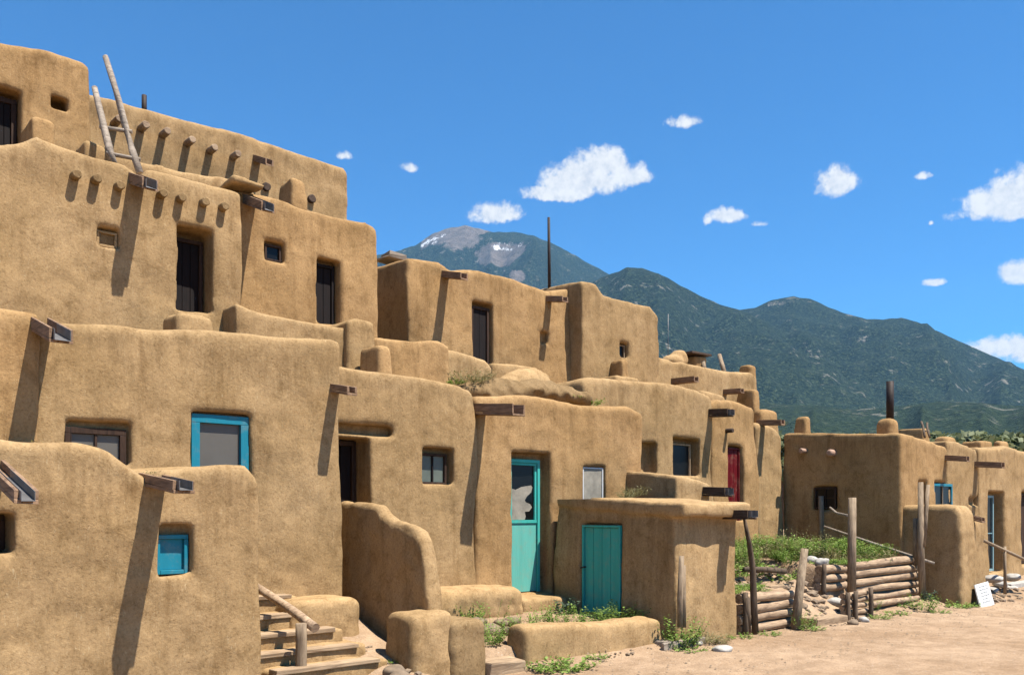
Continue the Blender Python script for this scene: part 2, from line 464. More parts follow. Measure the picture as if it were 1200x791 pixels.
# ------------------------------------------------------------------ rooms
def room(label, x0, x1, Y0, Y1, top, zb=-.3, k=.17, cuts=(), h=.042, mat='adobe', Xl=None, Xr=None, name='adobe_room',
         cat='adobe room', amp=(.05, .018, .006), seed=0, extra=None, sidecuts=(), topY=None, batter=.02, group='stacked adobe rooms of the pueblo', zref=None):
    X0 = P(x0, 600, Y0).x if Xl is None else Xl
    X1 = P(x1, 600, Y0).x if Xr is None else Xr
    pts = [P(a, b, Y0) for a, b in top]
    tx = np.array([p.x for p in pts]); tz = np.array([p.z for p in pts])
    zt = float(tz.max())
    zr = zt if zref is None else zref
    k = k * .47
    def fn(X, Y, Z):
        T = np.interp(X, tx, tz)
        if topY is not None:
            T = T + np.interp(Y, [Y0, Y1], [0, topY])
        fl = batter * (zr - Z)
        d = smax((Y0 - fl) - Y, Y - Y1, .05)
        d = smax(d, smax((X0 - fl * .6) - X, X - (X1 + fl * .6), .05), k * .75)
        d = smax(d, (Z - T) * .93, k)
        d = smax(d, zb - Z, .05)
        if extra: d = extra(d, X, Y, Z)
        return d
    boxes = []
    for c in cuts:
        a = P(c[0], c[1], Y0); b = P(c[2], c[3], Y0)
        boxes.append((a.x, b.x, Y0 - .5, Y0 + c[4], b.z, a.z))
    for c in sidecuts:                      # on the face that looks along -X
        a = PXp(c[0], c[1], X0); b = PXp(c[2], c[3], X0)
        boxes.append((X0 - .5, X0 + c[4], b.y, a.y, b.z, a.z))
    cut = None
    if boxes:
        def cut(X, Y, Z):
            c = None
            for bb in boxes:
                e = np.maximum(np.maximum(bb[0] - X, X - bb[1]), np.maximum(np.maximum(bb[2] - Y, Y - bb[3]), np.maximum(bb[4] - Z, Z - bb[5])))
                c = e if c is None else np.minimum(c, e)
            return c
    fl = batter * (zr - zb) + .06
    v, f = sculpt(fn, (X0 - fl, Y0 - fl, zb), (X1 + fl, Y1, zt + .06), h, amp, seed, cut)
    root = empty(name, (X0, Y0, max(zb, 0)), label, cat, group)
    w = mesh_obj('wall', v, f, M[mat], root)
    T = np.interp(v[:, 0], tx, tz) + (0 if topY is None else np.interp(v[:, 1], [Y0, Y1], [0, topY]))
    dp_ = T - v[:, 2]; st_ = np.clip(1 - dp_ / 1.0, 0, 1) * np.clip((dp_ - .06) / .12, 0, 1)
    for c in boxes:      # rain wears the plaster under sills and over lintels too
        dd_ = np.maximum(np.maximum(c[0] - v[:, 0], v[:, 0] - c[1]), 0) * 3 + np.where(v[:, 2] < c[4], c[4] - v[:, 2], np.maximum(v[:, 2] - c[5], 0) * 1.6) * 1.4
        st_ = np.maximum(st_, np.clip(.8 - dd_, 0, 1) * .8)
    at = w.data.attributes.new('wear', 'FLOAT', 'POINT')
    if len(at.data) == len(st_): at.data.foreach_set('value', st_.astype(np.float32))
    return root

def rect(x0, y0, x1, y1, Y):
    a = P(x0, y0, Y); b = P(x1, y1, Y)
    return a.x, b.x, b.z, a.z

def fwindow(root, r, Y, inset, **kw):
    X0, X1, Z0, Z1 = rect(*r, Y)
    return window(root, front_map(X0, Y + inset, Z0), X1 - X0, Z1 - Z0, **kw)
def fdoor(root, r, Y, inset, **kw):
    X0, X1, Z0, Z1 = rect(*r, Y)
    return plank_door(root, front_map(X0, Y + inset, Z0), X1 - X0, Z1 - Z0, **kw)

# ---- A: front left room
YA = 7.6
a = room('lowest front-left adobe room with two roof drains and small turquoise shutter', -160, 303, YA, 9.35,
         [(-160, 500), (0, 514), (40, 520), (100, 521), (132, 532), (158, 552), (176, 562), (192, 549), (240, 545), (290, 543), (303, 556)],
         cuts=[(186, 613, 226, 673, .13), (-40, 602, 16, 648, .35)], h=.034, mat='adobe', seed=1, amp=(.045, .022, .010), k=.2)
fwindow(a, (186, 627, 224, 672), YA, .11, frame='blue', pane='blue', t=.035, d=.05, label='small turquoise shutter in a deep recess')
fwindow(a, (-40, 603, 15, 646), YA, .30, frame='browndoor', pane='glass', t=.04, mull=(1, 0))
canale(a, 182, 566, YA, L=.62, w=.17, h=.10, drop=.07, mat='beam')
canale(a, -8, 548, YA, L=.98, w=.15, h=.09, drop=.25, mat='beam')
# ---- C: long wall behind
YC = 9.3
c0 = room('second-tier adobe room at the left edge above the front room', -170, 46, YC - .06, 11.9,
          [(-170, 352), (0, 360), (46, 366)], k=.18, mat='adobe_warm', seed=2)
c = room('second-tier adobe room with bright blue framed window and rounded right corner', 36, 396, YC, 11.9,
         [(30, 376), (58, 384), (75, 371), (150, 377), (250, 389), (340, 399), (397, 402)],
         cuts=[(77, 491, 153, 546, .12), (224, 481, 293, 560, .10)], h=.036, mat='adobe', seed=3, k=.19, batter=.016)
fwindow(c, (78, 499, 150, 546), YC, .10, frame='browndoor', pane='curtain', t=.06, mull=(1, 0), label='brown wooden window half hidden by the front roof')
fwindow(c, (225, 484, 292, 560), YC, .07, frame='blue', pane='curtain', t=.09, d=.06, label='bright blue framed window with grey pane')
canale(c0, 50, 386, YC - .06, L=.62, w=.20, h=.13, drop=.19, mat='beam', X=None)
canale(c, 391, 457, YC, L=.42, w=.13, h=.10, drop=.08, mat='beam', lip=False)
# ---- D and F
YD = 10.0
d_ = room('adobe room with small dark doorway above the curved stair wall', 330, 556, YD, 12.0,
          [(330, 418), (400, 427), (480, 440), (540, 451), (556, 458)],
          cuts=[(380, 511, 433, 600, .45), (395, 495, 461, 512, .16), (494, 524, 530, 568, .17)], h=.04, mat='adobe', seed=4, k=.15)
fdoor(d_, (385, 513, 432, 600), YD, .38, mat='doorway_dark', frame='browndoor', n=3, t=.06)  # added dark leaf, its colour stands for the shade inside the doorway
fwindow(d_, (495, 530, 527, 568), YD, .12, frame='browndoor', pane='greencurtain', t=.035, mull=(1, 0), sash='doorway_dark', label='small window with brown frame and grey-green curtain')
YF = 10.06
f_ = room('adobe room with tall turquoise door and plank roof drain', 557, 751, YF, 12.2,
          [(557, 459), (600, 462), (660, 470), (700, 475), (735, 479), (751, 486)],
          cuts=[(599, 529, 643, 693, .18), (682, 546, 708, 620, .05)], h=.04, mat='adobe_warm', seed=5, k=.22)
canale(f_, 563, 484, YF, L=.84, w=.23, h=.16, drop=.08, mat='beam', lip=False)
# tall turquoise door with upper pane
X0, X1, Z0, Z1 = rect(600, 537, 637, 693, YF)
mp = front_map(X0, YF + .14, Z0); w_, h_ = X1 - X0, Z1 - Z0
m = MB(); m.box(.02, w_ - .055, 0, .03, .01, h_ * .52, mp); dr = m.build('door', M['turq_light'], f_, bevel=.004); dr['label'] = 'tall turquoise door with glass upper half'
frame_bars(mp, w_, h_, .05, .06, sill=False).build('door_frame', M['turq'], dr, bevel=.004)
m = MB(); m.box(.05, w_ - .05, .0, .045, h_ * .52 + .002, h_ * .52 + .05, mp); m.box(.051, .085, .0, .04, h_ * .52 + .052, h_ - .09, mp); m.box(w_ - .095, w_ - .055, .0, .04, h_ * .52 + .052, h_ - .09, mp); m.box(.051, w_ - .055, .0, .04, h_ - .088, h_ - .052, mp)
m.build('upper_rail', M['turq'], dr, bevel=.003)
m = MB(); m.box(.086, w_ - .096, .005, .012, h_ * .52 + .052, h_ - .09, mp); m.build('pane', M['glass'], dr)
z0 = h_ * .52 + .055
crt = [(.09, z0), (.09, z0 + .44), (.105, z0 + .47), (.14, z0 + .455), (.20, z0 + .50), (.31, z0 + .53), (.325, z0 + .50), (.31, z0 + .42), (.265, z0 + .36), (.24, z0 + .30), (.25, z0 + .27), (.30, z0 + .24), (.32, z0 + .19), (.29, z0 + .13), (.24, z0 + .12), (.25, z0 + .05), (.24, z0)]
sx = (w_ - .2) / .24
vs = [mp(Vector((.09 + (x - .09) * sx, .016, z))) for x, z in crt] + [mp(Vector((.09 + (x - .09) * sx, .013, z))) for x, z in crt]
n_ = len(crt)
mesh_obj('curtain', vs, [list(range(n_)), list(range(2 * n_ - 1, n_ - 1, -1))] + [[i, n_ + i, n_ + (i + 1) % n_, (i + 1) % n_] for i in range(n_)], M['cloth'], dr, smooth=False)
fwindow(f_, (683, 547, 707, 620), YF, .03, frame='whiteboard', pane='cloth', t=.025, d=.03, label='narrow whitewashed shuttered window')
# ---- U: low parapet block over the shed
YU = 9.0
XU = P(793, 600, YU).x
u_ = room('low adobe parapet block between the shed roof and the dark square window', 793, 838, YU, 10.9,
          [(780, 553), (793, 555), (838, 565)], Xl=XU, zb=1.4, k=.12, h=.04, mat='adobe_pale', seed=6, topY=.12)
canale(u_, 829, 579, YU, L=.42, w=.2, h=.15, drop=.02, mat='beam_dark')
# ---- E: shed
YE = 7.6
XE = P(791, 600, YE).x; XE2 = P(862, 600, YE).x
def shed_extra(d, X, Y, Z):
    zt = np.interp(Y, [YE, 9.9], [1.93, 2.08])
    slab = boxd(X, Y, Z - zt, XE - .05, XE2 + .08, YE - .19, 9.9, -.21, .0, .07)
    return smin(d, slab, .02)
e_ = room('low adobe shed with turquoise plank door in its shaded side', 791, 862, YE, 9.9,
          [(780, 596), (862, 598)], k=.12, h=.034, mat='adobe_pale', seed=7, topY=.1, extra=shed_extra, batter=.03,
          sidecuts=[(682, 613, 728, 722, .09)])
a0 = PXp(683, 615, XE); b0 = PXp(727.5, 722, XE)
plank_door(e_, side_map(XE + .05, a0.y, b0.z), a0.y - b0.y, a0.z - b0.z, mat='turq', frame='turq', n=4, t=.03, handle=True, label='turquoise plank door in the shaded side wall')
canale(e_, 852, 606, YE, L=.42, w=.22, h=.13, drop=.0, mat='beam_dark')
m = MB(); m.tube([P(797, 735, 7.42), P(797, 700, 7.45), P(798.5, 651, 7.45)], [.04, .04, .035], 8, .1); m.tube([P(801.5, 735, 7.42), P(801.5, 662, 7.47)], [.028, .025], 8, .1)
props(m.build('post_stub', M['log_up'], None, smooth='auto'), 'thin broken post stub leaning on the corner of the shed', 'post')
# ---- M, N, Pp
YM = 11.5
m_ = room('adobe room with dark square window above the shed', 684, 834, YM, 13.0,
          [(676, 452), (690, 443), (720, 443), (770, 448), (815, 456), (832, 463), (836, 470)],
          cuts=[(787, 512, 820, 558, .30), (748, 518, 768, 556, .20)], zb=.6, k=.2, h=.048, mat='adobe', seed=9)
fwindow(m_, (788, 518, 817, 559), YM, .22, frame='paleframe', pane='glass', t=.03, mull=(0, 0))
canale(m_, 833, 487, YM, L=.5, w=.22, h=.16, drop=.03, mat='beam_dark', lip=True)
YN = 11.55
n_r = room('adobe room with narrow dark red door', 834, 887, YN, 13.0,
           [(834, 472), (845, 467), (870, 470), (884, 476), (889, 486)],
           cuts=[(853, 522, 870, 610, .20)], zb=.3, k=.2, h=.05, mat='adobe_warm', seed=10)
fdoor(n_r, (853.5, 524, 869, 612), YN, .12, mat='red', frame='red', n=3, t=.035, label='narrow dark red door')
viga(n_r, 850, 505, YN, .2, .05, 'beam_dark')
p_r = room('narrow rounded adobe room beside the shaded end wall', 887, 916, YN, 13.0,
           [(884, 492), (900, 496), (910, 502), (917, 512)], zb=.3, k=.3, h=.05, mat='adobe_pale', seed=11)
canale(p_r, 895, 497, YN, L=.5, w=.16, h=.12, drop=.03, mat='beam', lip=False)
# ---- B: upper left; G
YB = 12.0
b_ = room('third-tier adobe room with row of beam ends, tall dark doorway and ladder', -200, 284, YB, 13.8,
          [(-200, 140), (0, 168), (22, 166), (42, 160), (70, 168), (110, 180), (145, 190), (158, 199), (166, 206), (174, 194), (200, 200), (250, 214), (284, 224)],
          zb=3.0, cuts=[(208, 263, 249, 368, .42), (114, 265, 140, 292, .14)], h=.045, mat='adobe', seed=12, k=.16, batter=.01)
fdoor(b_, (209, 271, 247, 368), YB, .34, mat='doorway_dark', frame='browndoor', n=3, t=.05, label='dark planks standing in for the shade of the tall doorway under the beam ends')  # planks coloured near black for the dark interior behind the opening
fwindow(b_, (115, 268, 139, 291), YB, .10, frame='adobe', pane='adobe_rough', t=.03, mull=(0, 0), label='small blocked window filled with mud')
for x, y in ((87, 207), (111, 212), (138, 220), (188, 229), (210, 234), (237, 239), (260, 244)):
    viga(b_, x, y, YB, .13, .058, 'adobe_rough')
canale(b_, 160, 215, YB, L=.5, w=.2, h=.15, drop=.2, mat='beam')
YG = 12.3
g_ = room('third-tier adobe room with small square window, right of the beam-ended room', 276, 441, YG, 14.0,
          [(276, 222), (310, 227), (340, 236), (400, 252), (430, 260), (441, 268)],
          zb=3.2, cuts=[(371, 301, 398, 382, .25), (312, 281, 334, 308, .16)], h=.045, mat='adobe_warm', seed=13, k=.13, batter=.012)
fdoor(g_, (372, 306, 396, 382), YG, .18, mat='doorway_dark', frame='doorway_dark', n=2, t=.045)  # dark leaf added in place of the shaded interior
fwindow(g_, (313, 284, 332, 307), YG, .12, frame='browndoor', pane='glass', t=.03, mull=(0, 0))
canale(g_, 292, 238, YG, L=.6, w=.2, h=.14, drop=.26, mat='beam')
# roof slab over that drain
v, f = sculpt(lambda X, Y, Z: boxd(X, Y, Z, P(291, 0, YG).x - .36, P(291, 0, YG).x + .12, YG - .30, YG + .5, P(291, 222, YG).z - .05, P(291, 222, YG).z + .03, .05),
              (P(291, 0, YG).x - .5, YG - .6, P(291, 226, YG).z - .15), (P(291, 0, YG).x + .25, YG + .55, P(291, 216, YG).z + .1), .04, seed=4)
mesh_obj('drain_cap', v, f, M['adobe_pale'], g_)
# ---- H: terrace parapets in front of G
YH = 11.6
h1 = room('curving low terrace parapet below the square-windowed room', 277, 412, YH, 12.25,
          [(262, 348), (277, 357), (300, 368), (330, 374), (370, 379), (412, 384)], zb=3.2, k=.1, h=.04, mat='adobe', seed=14, name='terrace_wall', cat='terrace wall', group='terrace walls')
h2 = room('short block rising at the end of the curving terrace parapet', 408, 440, YH - .05, 12.3,
          [(408, 378), (418, 373), (440, 376)], zb=3.2, k=.12, h=.04, mat='adobe', seed=15, name='terrace_wall', cat='terrace wall', group='terrace walls')
h3 = room('long low terrace wall below the shaded upper end wall', 438, 524, YH + .02, 12.3,
          [(436, 391), (470, 396), (515, 402), (524, 408)], zb=3.2, k=.1, h=.04, mat='adobe_warm', seed=16, name='terrace_wall', cat='terrace wall', group='terrace walls')
h4 = room('low rounded terrace wall with dry weeds, below the upper middle doorway', 520, 577, YH + .05, 12.3,
          [(520, 410), (545, 415), (568, 421), (577, 430)], zb=3.2, k=.16, h=.04, mat='adobe_pale', seed=17, name='terrace_wall', cat='terrace wall', group='terrace walls')
h5 = room('thin mud coping wall at the foot of the upper middle doorway', 576, 645, 12.1, 12.45,
          [(576, 425), (600, 427), (630, 431), (645, 440)], zb=3.3, k=.1, h=.04, mat='adobe_pale', seed=18, name='terrace_wall', cat='terrace wall', group='terrace walls')
# rounded mud banks on the roof
def lump(label, pts, k=.2, h=.045, mat='adobe_rough', seed=0, name='mud_bank', cat='mud bank', amp=(.06, .04, .015), group='mud banks and ledges'):
    """pts: (X, Y, Z, rx, ry, rz) ellipsoids blended together"""
    def fn(X, Y, Z):
        d = None
        for (x, y, z, a, b, c) in pts:
            e = (np.sqrt(((X - x) / a) ** 2 + ((Y - y) / b) ** 2 + ((Z - z) / c) ** 2) - 1) * min(a, b, c)
            d = e if d is None else smin(d, e, k)
        return d
    q = np.array(pts)
    v, f = sculpt(fn, (q[:, :3] - q[:, 3:] * 1.05).min(0) - .05, (q[:, :3] + q[:, 3:] * 1.05).max(0) + .05, h, amp, seed)
    o = mesh_obj(name, v, f, M[mat]); return props(o, label, cat, group)
q = [P(600, 452, 11.4), P(640, 452, 11.5), P(560, 458, 11.5), P(672, 460, 11.3)]
lump('dark sagging mud bank on the roof above the turquoise door', [(q[0].x, 11.4, q[0].z - .12, .8, .35, .22), (q[1].x, 11.5, q[1].z - .10, .6, .3, .2), (q[2].x, 11.5, q[2].z - .12, .7, .3, .17), (q[3].x, 11.3, q[3].z - .12, .55, .25, .13)], seed=3, mat='adobe_bank', h=.035, amp=(.06, .05, .03))
q = [P(625, 440, 11.8), P(600, 447, 11.8)]
lump('pale rounded mud mound behind the sagging roof bank', [(q[0].x, 11.9, q[0].z - .15, .45, .25, .25), (q[1].x, 11.9, q[1].z - .15, .5, .25, .2)], seed=5, mat='adobe_pale')
# ---- T1, T2, W
YT1 = 14.5
t1 = room('topmost adobe room at the upper left with small dark window', -220, 107, YT1, 16.5,
          [(-220, 10), (0, 47), (60, 58), (96, 68), (107, 76)], zb=5.6, cuts=[(-15, 97, 25, 185, .35), (60, 111, 80, 132, .4)], h=.042, mat='adobe_warm', seed=20, k=.2, batter=.008)
fdoor(t1, (-14, 103, 23, 185), YT1, .25, mat='doorway_dark', frame='browndoor', n=3, t=.07)  # interior shade put in as a near-black plank leaf
YT2 = 15.5
t2 = room('long topmost adobe room with row of beam ends casting shadows', 80, 411, YT2, 17.5,
          [(80, 102), (113, 110), (200, 135), (300, 164), (380, 187), (404, 194), (411, 202)], zb=5.6, h=.055, mat='adobe', seed=21, k=.16, batter=.008)
for x, y in ((136, 143), (167, 150), (192, 157), (221, 167), (247, 176), (274, 183)):
    viga(t2, x - 2, y + 2, YT2, .27, .065, 'log')
canale(t2, 300, 188, YT2, L=.55, w=.15, h=.12, drop=.24, mat='beam', lip=False)
viga(t2, 311, 220, YT2, .08, .08, 'beam_dark'); viga(t2, 364, 234, YT2, .08, .08, 'beam_dark')
w_r = room('thin upper terrace parapet behind the ladder foot', 100, 300, 13.3, 13.75,
           [(100, 165), (109, 167), (167, 187), (263, 208), (300, 216)], zb=5.6, k=.08, h=.045, mat='adobe_pale', seed=22, name='terrace_wall', cat='terrace wall', group='terrace walls')
m = MB(); m.tube([P(169, 140, 15.9), P(169, 112, 15.9)], .045, 8)
props(m.build('vent_pipe', M['rust'], None, smooth='auto'), 'short dark vent pipe on the topmost long roof', 'pipe')
# ---- I, J, K
YI = 13.0; XI = P(478, 600, YI).x
i_ = room('upper middle adobe room with dark doorway and shaded end wall', 478, 690, YI, 15.8,
          [(470, 301), (480, 302), (515, 309), (528, 318), (560, 318), (600, 327), (630, 337), (645, 342), (660, 338), (690, 336)],
          zb=2.9, cuts=[(554, 352, 578, 430, .22), (632, 388, 641, 404, .08)], h=.05, mat='adobe_warm', seed=23, k=.13, Xl=XI, topY=.25)
fdoor(i_, (555, 357, 576, 432), YI, .14, mat='doorway_dark', frame='browndoor', n=2, t=.05)  # near-black leaf for the darkness inside the opening
canale(i_, 521, 324, YI, L=.58, w=.17, h=.12, drop=.15, mat='beam', lip=False)
canale(i_, 642, 352, YI, L=.50, w=.16, h=.11, drop=.1, mat='beam', lip=False)
YJ = 12.62
j_ = room('upper adobe room with stepped parapet, right of the thin mast', 682, 770, YJ, 15.2,
          [(676, 330), (684, 328), (698, 332), (709, 345), (716, 347), (762, 360), (770, 372)],
          zb=2.9, cuts=[(726, 401, 736, 420, .2)], h=.05, mat='adobe', seed=24, k=.14)
fwindow(j_, (727, 403, 735, 420), YJ, .12, frame='paleframe', pane='glass', t=.02)
m = MB(); m.tube([P(644, 350, 13.6), P(643.5, 300, 13.6), P(643, 255, 13.6)], [.035, .032, .028], 8)
props(m.build('roof_mast', M['rust'], None, smooth='auto'), 'thin dark mast standing on the upper middle roof', 'mast')
YK = 13.0
k_ = room('upper far adobe room with two roof drains and ladder hatch', 765, 886, YK, 15.0,
          [(765, 417), (785, 420), (800, 424), (825, 431), (860, 436), (880, 436), (887, 444)], zb=2.6, h=.055, mat='adobe_pale', seed=25, k=.15)
canale(k_, 789, 449, YK, L=.66, w=.17, h=.13, mat='beam', lip=False, drop=.02)
canale(k_, 849, 461, YK, L=.52, w=.15, h=.12, mat='beam', lip=False, drop=.02)
m2 = room('small adobe hump filling the gap under the far roof drain', 822, 850, 12.2, 12.9, [(822, 455), (836, 459), (850, 464)], zb=2.6, h=.055, mat='adobe', seed=26, k=.2, name='terrace_wall', cat='terrace wall', group='terrace walls')
# hatch and ladder ends on K
hx = P(811, 600, 13.9).x; hz = P(811, 436, 13.9).z
v, f = sculpt(lambda X, Y, Z: boxd(X, Y, Z, hx - .1, hx + .32, 13.7, 14.3, hz - .3, hz + .38, .12), (hx - .2, 13.6, hz - .4), (hx + .45, 14.4, hz + .5), .05, seed=8)
hatch = empty('roof_hatch', (hx, 13.9, hz), 'mud roof hatch with flat dark cover on the far upper roof', 'roof hatch')
mesh_obj('curb', v, f, M['adobe_warm'], hatch)
m = MB(); m.box(hx - .38, hx + .42, 13.6, 14.4, hz + .40, hz + .45, None, .01); m.build('cover', M['beam_dark'], hatch, bevel=.005)
lump('pile of pale mud bricks beside the roof hatch', [(P(789, 0, 13.9).x, 13.9, P(789, 425, 13.9).z, .3, .25, .18), (P(795, 0, 13.9).x, 13.9, P(795, 420, 13.9).z, .2, .2, .22)], seed=9, mat='adobe_pale', k=.08)
for lab, a1, b1 in (('short plank leaning beside the roof hatch', (826, 436), (822, 415)), ('ladder end leaning over the far upper roof', (850, 440), (843, 416))):
    m = MB(); m.tube([P(*a1, 13.5), P(*b1, 13.9)], [.06, .055], 8, .05)
    props(m.build('leaning_pole', M['log_up'], None, smooth='auto'), lab, 'pole')
# ---- Q and right-hand houses
YQ = 8.8; XQ = P(1055, 600, YQ).x
q_ = room('adobe room with long shaded side wall and domed chimney', 1055, 1110, YQ, 11.6,
          [(1050, 509), (1056, 508), (1085, 514), (1104, 521), (1110, 526)], zb=-.4, k=.12, h=.055, mat='adobe_warm', seed=30, Xl=XQ, topY=.2,
          cuts=[(1076, 564, 1086, 600, .15), (1095, 565, 1119, 600, .15)], sidecuts=[(953, 570, 980, 597, .12)], amp=(.03, .02, .008))
fwindow(q_, (1077, 567, 1085, 600), YQ, .1, frame='browndoor', pane='glass', t=.03)
fwindow(q_, (1095.5, 566, 1118, 600), YQ, .08, frame='blue', pane='glass', t=.06, mull=(1, 0), sash='paleframe', label='bright blue framed window')
a0 = PXp(954, 571, XQ); b0 = PXp(979, 596, XQ)
window(q_, side_map(XQ + .06, a0.y, b0.z), a0.y - b0.y, a0.z - b0.z, frame='browndoor', pane='glass', t=.04, mull=(1, 1), label='small dark window in the shaded side wall')
for x, y in ((944, 528.5), (977, 531)):
    p = PXp(x, y, XQ); m = MB()
    m.tube([p + Vector((.1, 0, 0)), p + Vector((-.18, 0, 0)), p + Vector((-.22, 0, 0))], [.075 if x > 950 else .055, .08 if x > 950 else .06, .045], 14, .03)
    m.build('roof_beam', M['pinkpipe'], q_, smooth='auto')
canale(q_, 1108, 538, YQ, L=.5, w=.16, h=.12, mat='beam', lip=False)
s_r = room('adobe room between the blue framed window and the far glass door', 1110, 1146, YQ + .08, 11.5,
           [(1106, 515), (1122, 516), (1135, 522), (1145, 527), (1147, 532)], zb=-.4, k=.12, h=.06, mat='adobe', seed=31,
           cuts=[(1134, 583, 1147, 592, .1)], amp=(.03, .02, .008))
canale(s_r, 1144, 546, YQ + .08, L=.62, w=.19, h=.14, mat='beam', lip=False)
t_r = room('far right adobe room with pale blue glass door', 1146, 1330, YQ + .1, 11.4,
           [(1140, 523), (1150, 524), (1172, 525), (1180, 522), (1200, 528), (1260, 536), (1330, 545)], zb=-.6, k=.12, h=.07, mat='adobe_pale', seed=32,
           cuts=[(1157, 576, 1176, 670, .3), (1196, 576, 1216, 660, .3)], amp=(.03, .02, .008))
fdoor(t_r, (1196, 578, 1214, 660), YQ + .1, .2, mat='browndoor', frame='browndoor', n=3, t=.05)
f1 = fwindow(t_r, (1157.5, 580, 1171, 669), YQ + .1, .18, frame='paleblue', pane='glass', t=.06, mull=(0, 1), sash='paleblue', label='tall pale blue door with glass panes')
# R fore wall
YR = 7.6; XR = P(1125, 600, YR).x
def wall_profile(label, X0, X1, prof, zb, k, h=.036, mat='adobe', seed=0, batter=.03, name='adobe_wall', cat='adobe wall', amp=(.04, .02, .008), kt=None, group='low mud walls and benches'):
    """a wall running towards the viewer; prof = [(Y, z)] along its length, near end first"""
    py_ = np.array([p[0] for p in prof]); pz_ = np.array([p[1] for p in prof]); zt = pz_.max()
    def fn(X, Y, Z):
        T = np.interp(Y, py_, pz_); fl = batter * (zt - Z)
        d = smax(X0 - fl - X, X - X1 - fl, k)
        d = smax(d, smax(py_[0] - fl - Y, Y - py_[-1], .1), k)
        d = smax(d, (Z - T) * .85, kt or k)
        return smax(d, zb - Z, .05)
    k = k * 1.0
    f_l = batter * (zt - zb) + .05
    v, f = sculpt(fn, (X0 - f_l, py_[0] - f_l, zb), (X1 + f_l, py_[-1], zt + .05), h, amp, seed)
    o = mesh_obj(name, v, f, M[mat]); return props(o, label, cat, group)
wall_profile('tall mud buttress wall between log fence and white sign, shaded on its left side', XR, P(1142, 0, YR).x, [(YR, 1.85), (YR + .12, 1.93), (YR + .4, 1.96), (YQ + .1, 1.97)], -.4, .13, mat='adobe_pale', seed=40, h=.04)
rb = wall_profile('narrow mud pier joined to the right of the tall buttress wall', P(1138, 0, YR).x, P(1151, 0, YR + .1).x, [(YR + .02, 1.72), (YQ + .1, 1.85)], -.4, .16, mat='adobe', seed=41, h=.045)
# small drain in that pier
cn = canale(rb, 1141, 608, YR + .05, L=.2, w=.16, h=.1, mat='beam', lip=False)
# wing wall by the stairs
wall_profile('curving stair-side mud wall stepping down towards the plaza', 5.80, 5.99,
[(7.92, .75), (7.97, 1.0), (8.03, 1.3), (8.10, 1.5), (8.2, 1.63), (8.4, 1.70), (8.75, 1.73), (8.9, 1.80), (9.0, 1.91), (9.25, 1.95), (10.05, 1.95)], -.2, .13, mat='adobe', seed=42, kt=.13, amp=(.03, .02, .012), batter=.015, h=.03)
# ---- chimneys
def chimney(label, xl, xc, xr, yt, yb, Y, mat='adobe_warm', k=.1, seed=0, name='adobe_chimney', dz=.4, cat='chimney', dep=None, group='stubby mud chimneys', h=.04):
    X0 = P(xc, 0, Y).x; X1 = P(xr, 0, Y).x; Yb_ = PXp(xl, 0, X0).y if dep is None else Y + dep
    zt = P(xc, yt, Y).z; zb = P(xc, yb, Y).z - dz
    def fn(X, Yy, Z):
        fl = .05 * (zt - Z)
        return boxd(X, Yy, Z, X0 - fl, X1 + fl, Y - fl, Yb_ + fl, zb, zt, k)
    v, f = sculpt(fn, (X0 - .1, Y - .1, zb), (X1 + .1, Yb_ + .1, zt), h, (.03, .02, .008), seed)
    o = mesh_obj(name, v, f, M[mat]); return props(o, label, cat, group)
chimney('short square chimney on the roof above the dark doorway', 421, 444, 459, 403, 440, 10.9, seed=1)
chimney('rounded chimney near the right end of the topmost roofs', 328, 343, 358, 208, 240, 13.8, seed=2, k=.14)
chimney('rounded chimney in front of the stepped parapet room', 712, 730, 740, 418, 448, 12.2, seed=3, k=.12)
chimney('chimney on the right corner of the far upper roof', 867, 878, 886, 428, 452, 13.2, seed=4)
chimney('low wide chimney block at the right end below the far upper roof', 864, 884, 890, 456, 480, 12.4, seed=5)
chimney('rounded lump of a chimney above the narrow rounded room', 884, 893, 911, 479, 505, 12.1, seed=6, k=.22)
chimney('small square chimney on the roof of the shaded side wall', 930, 945, 951, 486, 510, 11.1, seed=7)
chimney('mud stub standing in front of the tall dark doorway', 205, 210, 250, 366, 395, 11.1, seed=8, k=.16, mat='adobe', dep=.5)
chimney('squat mud buttress beside the topmost dark doorway', 22, 37, 66, 133, 175, 13.7, seed=9, k=.08)
dc = chimney('domed chimney carrying a tall rusty stovepipe', 1026, 1046, 1055, 488, 515, 9.6, seed=10, k=.28)
m = MB(); p = P(1043, 492, 9.9); q2 = P(1043, 447, 9.9)
m.tube([p, q2], [.085, .085], 14); sp = m.build('stovepipe', M['rust'], dc, smooth='auto')
chimney('flat mud kerb on the roof beside the rounded chimney', 700, 722, 748, 440, 448, 11.9, seed=12, k=.1, mat='adobe_pale', cat='mud kerb')
chimney('low flat parapet far behind the domed chimney', 1052, 1082, 1090, 501, 515, 11.5, seed=13, k=.08, cat='parapet')
chimney('rounded mud vent behind the roof of the blue framed window', 1095, 1110, 1121, 511, 525, 9.9, seed=14, k=.2)
chimney('low roof parapet left of the far right chimney', 1126, 1150, 1163, 516, 530, 10.2, seed=15, k=.1, cat='parapet')
chimney('rounded chimney on the far right roof', 1163, 1172, 1182, 516, 532, 9.9, seed=16, k=.16)
m = MB(); m.box(P(452, 0, 14).x, P(487, 0, 14).x, 13.9, 14.4, P(470, 305, 14).z - .02, P(470, 303, 14).z, None, .02); m.box(P(456, 0, 14).x, P(474, 0, 14).x, 13.95, 14.3, P(470, 303, 14).z + .01, P(470, 299, 14).z + .02, None, .02)
props(m.build('roof_planks', M['greywood'], None, bevel=.01), 'loose weathered planks lying on the shaded upper roof corner', 'planks')
